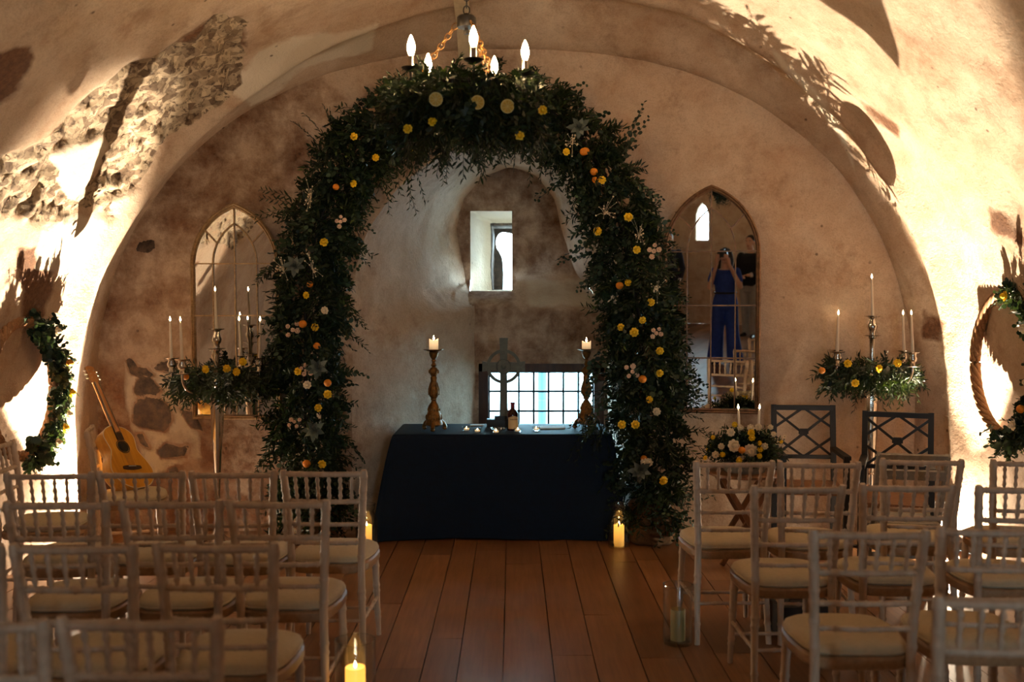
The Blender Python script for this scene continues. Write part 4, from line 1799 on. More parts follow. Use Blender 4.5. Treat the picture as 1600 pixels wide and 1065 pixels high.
ny = np.where(np.abs(nrm[:, 1]) > (ay1 - ay0) / 2 - .002, np.sign(nrm[:, 1]), 0)
cornerish = np.exp(-(np.minimum.reduce([np.hypot(per[:, 0] - a, per[:, 1] - b) for a, b in ((ax0, ay0), (ax1, ay0), (ax1, ay1), (ax0, ay1))]) / .16) ** 2)
for j in range(22):
    v = j / 21
    z = TZ - .006 - v * (TZ - .012)
    fold = (.012 * np.sin(ph * 2 * PI * 9) + .010 * np.sin(ph * 2 * PI * 23 + 1)) * v
    flare = .004 + (.045 + .05 * cornerish + .05 * (nx < 0)) * v ** .8 + fold
    flare = flare * np.where(ny < 0, .55, 1.0)
    hem = .012 * np.sin(ph * 2 * PI * 3.0) * (v > .9)
    sgx = np.sign(nrm[:, 0]) * (nx != 0) + 0 * nx
    dx = np.where(nx != 0, nx, np.sign(nrm[:, 0]) * cornerish) * flare
    dy = np.where(ny != 0, ny, np.sign(nrm[:, 1]) * cornerish) * flare
    rows.append(np.stack([per[:, 0] + dx, per[:, 1] + dy, np.full(npx, z) + np.maximum(0, hem)], 1))
V = np.stack(rows)
V = np.concatenate([V, V[:, :1]], 1)
cl = np_mesh('tablecloth', V.reshape(-1, 3), quads_of(*V.shape[:2]), M['cloth'])
cl['label'] = 'midnight blue tablecloth'
child(cl, altar)


def ornate_stick(px, py, Y, label, seed):
    p = at(px, py, Y)
    p.z = TZ
    t = empty('altar_candlestick', label, 'candlestick', p, R(seed * 13), 'ornate brass altar candlesticks')
    b = MB()
    # three scrolled feet and a three-sided baluster base
    for k in range(3):
        a = 2 * PI * k / 3 + .5
        c, s = math.cos(a), math.sin(a)
        b.tube([(c * .045, s * .045, .075), (c * .075, s * .075, .055), (c * .092, s * .092, .025), (c * .082, s * .082, .010), (c * .070, s * .070, .018)], [.016, .017, .016, .012, .007], 8)
        b.ball((c * .088, s * .088, .014), (.018, .018, .014), 8, 6)
    b.lathe([(.03, .03), (.068, .045), (.062, .065), (.052, .085), (.058, .105), (.050, .13), (.040, .155), (.046, .17), (.038, .19), (.022, .21), (.016, .222)], 18)
    for k in range(9):
        a = 2 * PI * k / 9
        b.ball((.054 * math.cos(a), .054 * math.sin(a), .10), (.012, .012, .022), 6, 5)
        b.ball((.041 * math.cos(a), .041 * math.sin(a), .158), (.009, .009, .015), 6, 5)
    b.build('base', M['brass'], t, 45)
    s = MB()
    s.lathe([(.013, .222), (.024, .23), (.022, .242), (.034, .258), (.040, .282), (.036, .31), (.027, .34), (.023, .375), (.026, .395), (.020, .405), (.031, .425), (.034, .445), (.027, .465),
             (.014, .475), (.022, .488), (.013, .50), (.012, .512), (.020, .52), (.013, .53), (.026, .548), (.034, .57), (.036, .585), (.030, .59)], 20)
    for k in range(6):
        a = 2 * PI * k / 6
        s.tube([(.037 * math.cos(a), .037 * math.sin(a), .265), (.036 * math.cos(a), .036 * math.sin(a), .31), (.024 * math.cos(a), .024 * math.sin(a), .36)], [.006, .007, .004], 6)
        s.ball((.031 * math.cos(a), .031 * math.sin(a), .44), (.009, .009, .016), 6, 5)
    s.build('stem', M['brass'], t, 45)
    d = MB()
    n = 40
    prof = [(.02, .588), (.045, .594), (.070, .602), (.074, .607), (.062, .603), (.02, .598)]
    d.lathe(prof, n)
    for i, v in enumerate(d.v):
        rr_ = math.hypot(v[0], v[1])
        if rr_ > .05:
            k = 1 + .05 * math.cos(10 * math.atan2(v[1], v[0]))
            d.v[i] = (v[0] * k, v[1] * k, v[2])
    d.build('drip_dish', M['brass'], t, 50)
    return t, p


def pillar(p, r, h, label, seed):
    t = empty('pillar_candle', label, 'candle', p, 0, 'burning pillar candles on the altar')
    rr = random.Random(seed)
    b = MB()
    n = 26
    prof = [(r * .98, 0), (r, .004), (r, h * .5), (r, h * .8), (r, h), (r * .86, h - .003), (r * .7, h - .012), (.001, h - .014)]
    b.lathe(prof, n)
    for i in range(n):
        j = 4 * n + i
        a = 2 * PI * i / n
        b.v[j] = (b.v[j][0], b.v[j][1], h + .008 * math.sin(2 * a + seed) + rr.uniform(-.002, .004))
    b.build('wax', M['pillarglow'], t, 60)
    k = MB()
    k.tube([(0, 0, h - .014), (.001, 0, h + .004)], .0014, 5)
    k.build('wick', M['ink'], t)
    f = MB()
    flame(f, (0, 0, h - .002), .036, .007)
    f.build('flame', M['flame'], t, 80)


t1, p1 = ornate_stick(678, 663, 7.42, 'ornate antique brass candlestick on left end of the blue altar cloth', 0)
t2, p2 = ornate_stick(916, 661, 7.52, 'ornate antique brass candlestick on right end of the blue altar cloth', 1)
pillar(p1 + Vector((0, 0, .599)), .034, .078, 'burning pillar candle on the left brass candlestick', 1)
pillar(p2 + Vector((0, 0, .599)), .034, .060, 'squat burnt-down pillar candle on the right brass candlestick', 2)

# Celtic cross
cp = at(787, 662, 7.66)
cross = empty('celtic_cross', 'dull metal wheel-headed cross on a black block, centre of the altar', 'cross', (cp.x, cp.y, TZ))
b = MB()
b.box((-.045, 0, .03), (.17, .11, .06))
b.box((-.02, 0, .0725), (.10, .075, .025))
b.build('plinth', M['blackpaint'], cross)
H = .685
b = MB()
wv = .030
b.prism([(-wv * 1.05, .085), (wv * 1.05, .085), (wv * .9, .40), (wv * .9, .43), (.10, .435), (.165, .425), (.165, .505), (.10, .495), (wv * .9, .50), (wv * .95, .58), (wv * 1.1, H),
         (-wv * 1.1, H), (-wv * .95, .58), (-wv * .9, .50), (-.10, .495), (-.165, .505), (-.165, .425), (-.10, .435), (-wv * .9, .43), (-wv * .9, .40)], -.014, .014)
b.build('shaft', M['bronze'], cross)
b = MB()
n = 48
for yy in (-.010,):
    vs = []
    for (rr_, y_) in ((.132, -.010), (.132, .010), (.108, .010), (.108, -.010)):
        vs += [(rr_ * math.cos(2 * PI * k / n), y_, .465 + rr_ * math.sin(2 * PI * k / n)) for k in range(n)]
    b.add(vs, [(j * n + k, j * n + (k + 1) % n, ((j + 1) % 4) * n + (k + 1) % n, ((j + 1) % 4) * n + k) for j in range(4) for k in range(n)])
b.build('wheel', M['bronze'], cross)
b = MB()
b.tube([(.055 * math.cos(a), -.013, .465 + .055 * math.sin(a)) for a in np.linspace(0, 2 * PI, 28, False)], .005, 6, False, True)
b.lathe([(.020, 0), (.016, .008), (.002, .012)], 16, Matrix.Translation((0, -.013, .465)) @ Matrix.Rotation(PI / 2, 4, 'X'))
b.build('boss', M['bronze'], cross, 60)

# bottle
bp = at(801, 665, 7.44)
bot = empty('wine_bottle', 'dark red glass bottle with parchment label standing before the cross', 'bottle', (bp.x, bp.y, TZ), R(12))
b = MB()
b.lathe([(.020, .002), (.040, 0), (.0425, .006), (.0425, .115), (.040, .130), (.030, .146), (.018, .158), (.0145, .168), (.014, .196)], 28)
b.build('glass_body', M['bottle'], bot, 50)
b = MB()
b.lathe([(.0152, .168), (.0158, .172), (.0155, .196), (.0175, .198), (.0175, .206), (.015, .210)], 20)
b.build('neck_foil', M['capsule'], bot)
n = 16
b = MB()
aa = [R(-90 - 62 + 124 * k / (n - 1)) for k in range(n)]
top = [.098 + .012 * math.sin(PI * k / (n - 1)) ** 2 for k in range(n)]
vs = [(.0432 * math.cos(a), .0432 * math.sin(a), .014) for a in aa] + [(.0432 * math.cos(a), .0432 * math.sin(a), z) for a, z in zip(aa, top)]
b.add(vs, [(k, k + 1, n + k + 1, n + k) for k in range(n - 1)])
lb = b.build('label', M['label'], bot)
b = MB()
for k in range(3, 13):
    a = R(-90 - 62 + 124 * (k + .2) / (n - 1))
    a2 = R(-90 - 62 + 124 * (k + .8) / (n - 1))
    b.add([(.0435 * math.cos(q), .0435 * math.sin(q), z) for q, z in ((a, .080), (a2, .080), (a2, .088), (a, .088))], [(0, 1, 2, 3)])
b.build('printed_line', M['ink'], lb)


def tealight(px, py, Y, label):
    p = at(px, py, Y)
    t = empty('tealight_holder', label, 'tealight', (p.x, p.y, TZ), 0, 'glass tealights on the altar cloth')
    g = MB()
    g.lathe([(.001, .001), (.024, .001), (.028, .006), (.027, .018), (.031, .030), (.0295, .030), (.0255, .018), (.025, .008), (.001, .006)], 22, None, False)
    g.build('glass_cup', M['glass'], t, 50)
    wx = MB()
    wx.lathe([(.019, .0065), (.0195, .018), (.017, .017), (.001, .0165)], 18)
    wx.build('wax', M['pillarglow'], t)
    f = MB()
    flame(f, (0, 0, .0165), .016, .0042)
    f.build('flame', M['flame'], t, 80)
    return t


for x, y, Y, lab in ((729, 668, 7.40, 'leftmost of the glass tealights on the blue altar cloth'), (746, 673, 7.30, 'glass tealight on altar cloth, second from the left'),
                     (775, 677, 7.25, 'glass tealight on altar cloth in front of the small glass dish'), (809, 672, 7.33, 'glass tealight on altar cloth just in front of the dark bottle'),
                     (838, 668, 7.40, 'rightmost glass tealight, beside the white papers on the altar')):
    tealight(x, y, Y, lab)
# glass dish and papers
p = at(778, 668, 7.36)
t = empty('glass_dish', 'small cut glass dish on the altar cloth before the cross', 'dish', (p.x, p.y, TZ))
b = MB()
n = 32
b.lathe([(.001, .001), (.03, .001), (.036, .006), (.052, .022), (.056, .026), (.053, .026), (.034, .010), (.001, .006)], n, None, False)
for i, v in enumerate(b.v):
    rr_ = math.hypot(v[0], v[1])
    if rr_ > .04:
        k = 1 + .05 * math.cos(12 * math.atan2(v[1], v[0]))
        b.v[i] = (v[0] * k, v[1] * k, v[2])
b.build('bowl', M['glass'], t, 50)
b = MB()
for k in range(12):
    a = 2 * PI * k / 12
    b.ball((.050 * math.cos(a), .050 * math.sin(a), .020), (.006, .006, .008), 6, 5)
b.build('bead_rim', M['silver'], t, 60)


def papers(px, py, Y, sx, sy, rz, label):
    p = at(px, py, Y)
    b = MB()
    b.box((0, 0, .004), (sx, sy, .005))
    b.box((.012, -.006, .0085), (sx * .94, sy * .9, .003), Matrix.Rotation(.06, 4, 'Z'))
    o = b.build('paper_sheets', M['paper'], None)
    o.location = (p.x, p.y, TZ)
    o.rotation_euler = (0, 0, rz)
    tag(o, label, 'paper')


papers(857, 664, 7.56, .24, .14, .04, 'white paper sheets lying right of the bottle on the altar')
papers(745, 662, 7.72, .10, .07, -.1, 'small white paper slip lying left of the cross on the altar')
# trailing sprig on the right corner of the cloth
sp = Leaves(77)
for k in range(26):
    b = np.array([.60, 7.26, TZ + .04]) + sp.r.normal(size=3) * [.07, .04, .025]
    b[2] = max(b[2], TZ + .015)
    d = np.array([-.3, -.55, .1]) + sp.r.normal(size=3) * .4
    if k % 2:
        d = np.array([-.2, -.5, -.15]) + sp.r.normal(size=3) * .3
        b[1] = 7.20
    sp.sprig(b, d, sp.r.uniform(.10, .2), 'lance', 10, .055, .015, .7 if k % 2 else .2, .8)
tag(sp.build('foliage_sprig', M['ruscus']), 'trailing leafy sprig spilling over right front edge of the altar cloth', 'foliage')


# ================================================================== MIRRORS
def gothic(h, z0, rise, n=14):
    d = (rise * rise - h * h) / (2 * h)
    r = h + d
    pts = []
    a1 = math.acos(d / r)
    for k in range(n + 1):
        a = a1 * k / n
        pts.append((-d + r * math.cos(a), z0 + r * math.sin(a)))
    return pts + [(-x, z) for x, z in pts[::-1][1:]]


def make_mirror(label, foot, nrm, hw, hs, rise, mat, group=None):
    root = empty('arched_mirror', label, 'mirror', foot, 0, group)
    y = -Vector(nrm).normalized()
    x = Vector((0, 0, 1)).cross(y) * -1
    x = y.cross(Vector((0, 0, 1))).normalized()
    z = x.cross(y)
    root.rotation_euler = Matrix((x, y, z)).transposed().to_euler()
    outl = [(hw, 0)] + gothic(hw, hs, rise) + [(-hw, 0)]
    inner = [(hw - .036, .036)] + gothic(hw - .036, hs, rise - .043) + [(-hw + .036, .036)]
    g = MB()
    g.prism([(a * 1.02, b) for a, b in inner], 0, .006)
    g.build('mirror_glass', M['mirror'], root, 30)
    f = MB()
    n = len(outl)
    cs = [(0, .012), (0, -.012), (.28, -.024), (.55, -.016), (.7, -.022), (1.0, -.006), (1.0, .004)]
    vs = []
    for u, yy in cs:
        vs += [(a[0] + (b[0] - a[0]) * u, yy, a[1] + (b[1] - a[1]) * u) for a, b in zip(outl, inner)]
    f.add(vs, [(j * n + k, j * n + (k + 1) % n, (j + 1) * n + (k + 1) % n, (j + 1) * n + k) for j in range(len(cs) - 1) for k in range(n)])
    f.build('frame', mat, root, 35)
    m = MB()
    w_ = .0095
    iw = hw * .49

    def rod(p, q):
        m.bar((p[0], -.006, p[1]), (q[0], -.006, q[1]), w_, .012, (0, 1, 0))
    rod((0, .03), (0, hs + rise - .04))
    for s in (-1, 1):
        rod((s * iw, .03), (s * iw, hs + .02))
        rod((s * hw * .73, hs + rise * .62), (s * iw * .78, hs + rise * .36))
    for zz in (hs + .02, hs * .68, hs * .35):
        rod((-hw + .03, zz), (hw - .03, zz))
    ia = gothic(iw, hs + .02, rise * .63, 10)
    for a, b in zip(ia[:-1], ia[1:]):
        rod(a, b)
    m.build('glazing_bars', mat, root, 40)
    bk = MB()
    bk.prism([(a * .98, b) for a, b in outl], .008, .014)
    bk.build('backboard', M['darkwood'], root, 30)
    return root


# the right mirror hangs turned towards the room: its normal meets the photographer's lens
NR = -ray(1127, 397).normalized()
MRF = at(1110, 645, 7.315)
make_mirror('arched gothic mirror with brown frame on the right, reflecting the photographer', MRF, NR, .352, 1.165, .50, M['giltdark'], 'arched gothic window mirrors')
MLF = at(371, 655, 7.415)
make_mirror('arched gothic mirror with pale gilt frame on the left, behind the silver candelabra', MLF, (-0.03, -1, -.022), .335, 1.14, .47, M['gilt'], 'arched gothic window mirrors')


# ================================================================== WALL HOOPS
def make_hoop(label, c, side, r, g0, g1, seed):
    """hoop lies against a side wall: local y-z plane, facing -side along x"""
    root = empty('wicker_hoop_wreath', label, 'wreath', c, 0, 'wicker hoop wreaths on the side walls')
    h = MB()
    n = 150
    for k in range(5):
        pts = []
        for i in range(n):
            a = 2 * PI * i / n
            tw = a * 9 + 2 * PI * k / 5
            rr_ = r + .020 * math.cos(tw)
            pts.append((.020 * math.sin(tw), rr_ * math.cos(a), rr_ * math.sin(a)))
        h.tube(pts, .0165, 7, False, True)
    h.build('hoop', M['wicker'], root, 70)
    E, L = Leaves(seed), Leaves(seed + 1)
    for i in range(230):
        a = E.r.uniform(g0, g1)
        p = np.array([-side * E.r.uniform(.01, .06), r * math.cos(a), r * math.sin(a)]) + E.r.normal(size=3) * [.012, .04, .04]
        d = np.array([-side * E.r.uniform(.05, .4), E.r.normal() * .6, E.r.normal() * .6 - .15])
        if side * p[0] > .03:
            p[0] = side * .0
        if E.r.random() < .75:
            E.sprig(p, d, E.r.uniform(.05, .11), 'round', 8, E.r.uniform(.036, .056), E.r.uniform(.034, .05), .2, .9)
        else:
            L.sprig(p, d, E.r.uniform(.08, .13), 'lance', 9, .05, .014, .3, .7)
    E.build('eucalyptus_foliage', M['euca'], root)
    L.build('ruscus_foliage', M['ruscus'], root)
    return root, r


def on_hoop(root, r, side, a, kind, i=0):
    loc = (-side * .12, r * math.cos(a), r * math.sin(a))
    rot = (0, 0, -PI / 2 if side < 0 else PI / 2)
    me, nm = {'y': (YROSE[i % 3], 'yellow_rose'), 'w': (CROSE[i % 2], 'white_rose'), 'o': (FRUIT, 'kumquat')}[kind]
    place_mesh(me, nm, root, loc, (0, 0, PI / 2 if side < 0 else -PI / 2), 1.0)


hl, rl = make_hoop('wicker hoop with green and yellow crescent on the left wall', (-3.06, 6.22, 1.17), -1, .42, R(-95), R(80), 51)
for a, k in ((58, 'w'), (20, 'o'), (-8, 'y'), (-28, 'w'), (-42, 'y'), (-60, 'w')):
    on_hoop(hl, rl, -1, R(a), k)
hr, rr2 = make_hoop('wicker hoop with eucalyptus crescent on the right wall', (3.06, 6.12, 1.33), 1, .45, R(95), R(275), 61)
for a, k in ((112, 'y'), (150, 'w'), (190, 'w'), (212, 'o'), (230, 'w')):
    on_hoop(hr, rr2, 1, R(a), k)


# ================================================================== SILVER CANDELABRA
def make_candelabra(label, x, y, H, ring_z, angs, R_, group):
    """H: height of the centre cup; ring_z: height of arm cups"""
    t = empty('silver_candelabra', label, 'candelabra', (x, y, 0), 0, group)
    b = MB()
    b.lathe([(.001, 0), (.15, 0), (.155, .008), (.15, .018), (.12, .028), (.075, .045), (.045, .075), (.028, .11), (.02, .15)], 36, None, False)
    b.build('base', M['silver'], t, 40)
    s = MB()
    n = 24
    top = ring_z - .21
    prof = [(.016, .15), (.018, .17), (.013, .19), (.015, .3), (.020, .46), (.022, .50), (.027, .505), (.027, .515), (.022, .52), (.030, .62), (.041, .78), (.048, top - .12), (.046, top - .06), (.032, top - .015), (.022, top)]
    prof = [p for p in prof if p[1] <= top + .001]
    s.lathe(prof, n)
    for i, v in enumerate(s.v):
        if v[2] > .52:
            k = 1 - .05 * (i % 2)
            s.v[i] = (v[0] * k, v[1] * k, v[2])
    s.build('stem', M['silver'], t, 35)
    u = MB()
    u.lathe([(.020, top), (.030, top + .012), (.036, top + .03), (.030, top + .05), (.020, top + .06), (.016, ring_z + .02), (.020, H - .16), (.028, H - .15), (.026, H - .142), (.058, H - .137), (.062, H - .133),
             (.022, H - .128), (.020, H - .11), (.032, H - .09), (.036, H - .07), (.026, H - .045), (.022, H - .02), (.030, H - .008), (.052, H - .002), (.056, H + .004), (.020, H)], 24)
    u.build('centre_column', M['silver'], t, 40)
    for d in angs:
        a = R(d)
        dx, dy = math.sin(a), -math.cos(a)
        ar = MB()
        pts = [(0, 0, top + .03), (dx * R_ * .3, dy * R_ * .3, top - .01), (dx * R_ * .62, dy * R_ * .62, top - .035), (dx * R_ * .9, dy * R_ * .9, top + .0), (dx * R_, dy * R_, top + .07), (dx * R_, dy * R_, ring_z - .1)]
        q = []
        for i in range(len(pts) - 1):
            for e in range(4):
                q.append(Vector(pts[i]).lerp(Vector(pts[i + 1]), e / 4))
        q.append(Vector(pts[-1]))
        for _ in range(3):
            q = [q[0]] + [(q[i - 1] + q[i] * 2 + q[i + 1]) / 4 for i in range(1, len(q) - 1)] + [q[-1]]
        ar.tube(q, .0095, 10)
        A_ = ar.build('arm', M['silver'], t, 60)
        cu = MB()
        cu.lathe([(.012, -.10), (.052, -.098), (.058, -.093), (.020, -.09), (.017, -.075), (.030, -.055), (.033, -.04), (.024, -.02), (.028, -.006), (.050, -.002), (.054, .004), (.018, 0)], 22, Matrix.Translation((dx * R_, dy * R_, ring_z)))
        cu.build('candle_cup', M['silver'], A_, 40)
    return t


def candelabra_set(side, x, y, H, ring_z, angs, tops, group):
    RR = .305 if side == 'left' else .285
    t = make_candelabra('tall silver five-arm candelabra on the floor at the %s, before %s' % (side, 'the pale arched mirror' if side == 'left' else 'the right-hand wall'), x, y, H, ring_z, angs, RR, group)
    wh = {'left': ['leftmost', 'second from left', 'inner right', 'rightmost'], 'right': ['nearer left', 'farther left', 'inner right', 'rightmost']}[side]
    taper((x, y, H), .262, 'tallest middle taper candle on the %s silver candelabra' % side, (0, R(-1.5)))
    for d, nm, ln in zip(angs, wh, tops):
        a = R(d)
        taper((x + RR * math.sin(a), y - RR * math.cos(a), ring_z), .255, '%s taper candle on the %s silver candelabra' % (nm, side), (0, R(ln)))
    g = empty('candelabra_garland', 'green garland with yellow blooms round the %s silver candelabra' % side, 'garland', (x, y, ring_z - .12), 0, 'foliage garlands on the silver candelabras')
    A_, B_ = Leaves(int(100 + x * 10)), Leaves(int(140 + x * 10))
    g.scale = (1, .68, 1)
    for i in range(330):
        a = A_.r.uniform(0, 2 * PI)
        rad = .31 * math.sqrt(A_.r.random())
        b = np.array([rad * math.cos(a), rad * math.sin(a), A_.r.uniform(-.11, .05)])
        d = np.array([math.cos(a), math.sin(a), 0]) * A_.r.uniform(.2, .9) + np.array([0, 0, -A_.r.uniform(-.4, 1.2)]) + A_.r.normal(size=3) * .35
        if A_.r.random() < .8:
            A_.sprig(b, d, A_.r.uniform(.08, .15), 'lance', 9, A_.r.uniform(.055, .085), A_.r.uniform(.015, .022), .35, .7)
        else:
            B_.sprig(b, d, A_.r.uniform(.06, .11), 'round', 7, .036, .030, .2, .8)
    A_.build('ruscus_foliage', M['ruscus'], g)
    B_.build('eucalyptus_foliage', M['euca'], g)
    return t, g


CY = 7.0
lx = at(339, 600, CY).x
CYR = 7.03
rx = at(1362, 600, CYR).x
_, gl_ = candelabra_set('left', lx, CY, at(0, 514, CY).z, at(0, 559, CY).z, [-80, -31, 162, 88], [-1.5, -2, -3, 1], 'tall silver candelabras')
_, gr_ = candelabra_set('right', rx, CYR, at(0, 494, CYR).z, at(0, 549, CYR).z, [-73, -141, 111, 47], [1, 2.5, -2, -2.5], 'tall silver candelabras')
for g, lst in ((gl_, [(314, 578), (363, 582), (283, 590), (348, 577), (373, 566)]), (gr_, [(1333, 569), (1383, 577), (1292, 580), (1412, 568), (1345, 600)])):
    for i, (x, y) in enumerate(lst):
        bloom(YROSE[i % 3] if i != 2 else FRUIT, 'yellow_rose' if i != 2 else 'kumquat', x, y, 0, .9, g, CY - .30)

# ================================================================== FLOWER TABLE
fx = at(1163, 720, 6.55)
ftz = .60
t = empty('folding_table', 'small round wooden table on crossed legs beneath the flower arrangement', 'table', (fx.x, fx.y, 0))
b = MB()
b.lathe([(.22, ftz - .025), (.235, ftz - .02), (.235, ftz - .004), (.23, ftz)], 36)
b.build('table_top', M['tablewood'], t)
for dy in (-.13, .13):
    for s in (-1, 1):
        l = MB()
        l.bar((-s * .17, dy + s * .012, .005), (s * .17, dy + s * .012, ftz - .025), .032, .02, (0, 1, 0))
        l.build('leg', M['tablewood'], t)
for x_ in (-.15, .15):
    l = MB()
    l.tube([(x_, -.13, .06), (x_, .13, .06)], .009, 8)
    l.build('stretcher', M['tablewood'], t)
fa = empty('flower_arrangement', 'low mound of white and yellow flowers with greenery on the small folding table', 'flowers', (fx.x, fx.y, ftz))
b = MB()
b.lathe([(.001, 0), (.13, 0), (.15, .05), (.145, .055), (.001, .05)], 28, None, False)
b.build('bowl', M['greywood'], fa)
A_, B_ = Leaves(201), Leaves(202)
for i in range(360):
    a = A_.r.uniform(0, 2 * PI)
    el = A_.r.uniform(.05, 1.35)
    dirv = np.array([math.cos(a) * math.cos(el) * 1.25, math.sin(a) * math.cos(el), math.sin(el) * .9])
    b0 = np.array([0, 0, .08]) + dirv * A_.r.uniform(.06, .17)
    ln = A_.r.uniform(.07, .15)
    if A_.r.random() < .6:
        A_.sprig(b0, dirv + A_.r.normal(size=3) * .3, ln, 'lance', 9, .05, .014, .2, .8, A_.r.random() * .8)
    else:
        B_.sprig(b0, dirv + A_.r.normal(size=3) * .3, ln * .8, 'round', 7, .036, .032, .2, .9, A_.r.random() * .8)
A_.build('ruscus_foliage', M['ruscus'], fa)
B_.build('eucalyptus_foliage', M['euca'], fa)
FAY = fx.y - .2
for (x, y, k, sc, dy) in [(1173, 704, 'c', 1.0, 0), (1147, 696, 'w', 1.35, 0), (1127, 697, 'w', .7, 0), (1118, 710, 'w', .8, .02), (1195, 697, 'w', .75, 0), (1209, 678, 'w', .6, .1), (1157, 668, 'w', .7, .12),
                          (1185, 667, 'w', .8, .12), (1102, 715, 'y', .5, .05), (1129, 710, 'y', .6, 0), (1155, 719, 'y', .75, -.02), (1187, 692, 'y', .55, 0), (1188, 702, 'y', .6, -.02), (1187, 712, 'y', .6, -.02),
                          (1174, 676, 'y', .8, .05), (1175, 684, 'y', .7, .03), (1142, 675, 'w', .9, .05), (1159, 703, 'o', .9, 0), (1148, 663, 'y', .6, .1), (1173, 668, 'w', .8, .1), (1221, 690, 'y', .4, .05),
                          (1204, 667, 'w', .6, .12), (1114, 683, 'y', .5, .08), (1226, 682, 'w', .4, .1)]:
    me, nm = {'c': (POMPON, 'chrysanthemum'), 'w': (CROSE[int(x) % 2], 'white_rose'), 'y': (YROSE[int(x) % 3], 'yellow_rose'), 'o': (FRUIT, 'kumquat')}[k]
    bloom(me, nm, x, y, -dy, sc, fa, FAY)
# the back of the mound is seen in the mirror
for a, k in ((.5, POMPON), (1.0, CROSE[0]), (1.5, YROSE[0]), (2.0, CROSE[1]), (2.5, YROSE[1]), (1.25, YROSE[2])):
    place_mesh(k, {0: 'chrysanthemum'}.get(0 if k is POMPON else 1, 'yellow_rose' if k in YROSE else 'white_rose'), fa, (.25 * math.cos(a), .2 * math.sin(a), .14 + .05 * math.sin(a * 5)), (0, 0, PI), 1.0)
for x, ln, lab in ((1158, -3, 'left of the two taper candles in the flower arrangement'), (1182, 3, 'right of the two taper candles in the flower arrangement')):
    p = at(x, 668, fx.y)
    p.z = ftz + .055
    ht = at(x, 640, fx.y).z - p.z
    taper(p, ht, lab, (0, R(ln)))


# ================================================================== BLACK LATTICE CHAIRS
def make_lattice_chair(label, x, y, rz, group):
    t = empty('lattice_chair', label, 'chair', (x, y, 0), rz, group)
    m = M['blackpaint']
    # local frame: sitter faces -y; back at +y
    W, H = .205, .985
    for s in (-1, 1):
        b = MB()
        b.bar((s * W, .22, 0), (s * W, .20, .44), .036, .036, (0, 1, 0))
        b.bar((s * W, .20, .42), (s * W, .275, H), .036, .032, (0, 1, 0))
        b.build('rear_leg', m, t)
        b = MB()
        b.bar((s * W, -.22, 0), (s * W, -.22, .665), .036, .036, (0, 1, 0))
        b.build('front_leg', m, t)
        b = MB()
        b.bar((s * W, -.26, .68), (s * W, .235, .68), .045, .026)
        b.build('armrest', m, t)
        b = MB()
        b.bar((s * W, -.2, .40), (s * W, .2, .40), .024, .05)
        b.build('seat_rail', m, t)
    b = MB()
    b.box((0, -.01, .44), (.45, .45, .03))
    b.build('seat', M['tablewood'], t)

    def bk(z):
        return .20 + .075 * (z - .42) / (H - .42)
    z0, z1 = .62, H - .02
    b = MB()
    b.bar((-W, bk(z1), z1), (W, bk(z1), z1), .034, .04, (0, 1, 0))
    b.build('top_rail', m, t)
    b = MB()
    b.bar((-W, bk(z0), z0), (W, bk(z0), z0), .026, .03, (0, 1, 0))
    b.build('lower_rail', m, t)
    b = MB()
    zm = (z0 + z1) / 2
    P = lambda u, z: (u * W, bk(z) - .004, z)
    q = (z1 - z0) / 2
    for (u0, a0, u1, a1) in ((-1, z1 - .02, 1, z0), (1, z1 - .02, -1, z0), (-1, zm + .03, 0, z1), (0, z1, 1, zm + .03), (-1, zm - .03, 0, z0), (0, z0, 1, zm - .03)):
        b.bar(P(u0, a0), P(u1, a1), .017, .014, (0, 1, 0))
    b.box((0, bk(zm) - .006, zm), (.05, .02, .05), None)
    b.box((0, bk(zm) - .008, zm), (.068, .014, .026), None)
    b.build('lattice', m, t)
    return t


pl = at(1254, 640, 7.12)
make_lattice_chair('black chair with lattice back right of the flower arrangement', pl.x - .03, pl.y - .27, R(-7), 'black lattice-back chairs by the right wall')
pr = at(1419, 648, 6.62)
make_lattice_chair('black lattice-back chair right of the silver candelabra pole, near the bright wall', pr.x - .17, pr.y - .25, R(-22), 'black lattice-back chairs by the right wall')


# ================================================================== GREY FOLDING CHAIR
def make_folding_chair(x, y, rz):
    t = empty('folding_chair', 'pale grey wooden folding chair by the bright right wall, behind the front row', 'chair', (x, y, 0), rz)
    m = M['greywood']
    W = .18
    for s in (-1, 1):
        b = MB()
        b.bar((s * W, -.24, 0), (s * W, .24, .86), .038, .022, (1, 0, 0))
        b.build('back_post', m, t)
        b = MB()
        b.bar((s * (W - .03), .24, 0), (s * (W - .03), -.17, .50), .034, .02, (1, 0, 0))
        b.build('front_leg', m, t)
    for nm, yy, zz in (('top_rail', .235, .835), ('back_slat', .19, .74)):
        b = MB()
        b.bar((-W, yy, zz), (W, yy, zz), .018, .06, (0, .5, 1))
        b.build(nm, m, t)
    b = MB()
    for k in range(5):
        b.bar((-W + .02, -.19 + k * .085, .44 + .004 * k), (W - .02, -.19 + k * .085, .44 + .004 * k), .07, .016, (0, 0, 1))
    b.build('seat', m, t)
    b = MB()
    b.bar((-W, -.12, .21), (W, -.12, .21), .02, .03, (0, 0, 1))
    b.build('stretcher', m, t)


fp = at(1420, 760, 5.74)
make_folding_chair(fp.x - .02, fp.y, R(168))


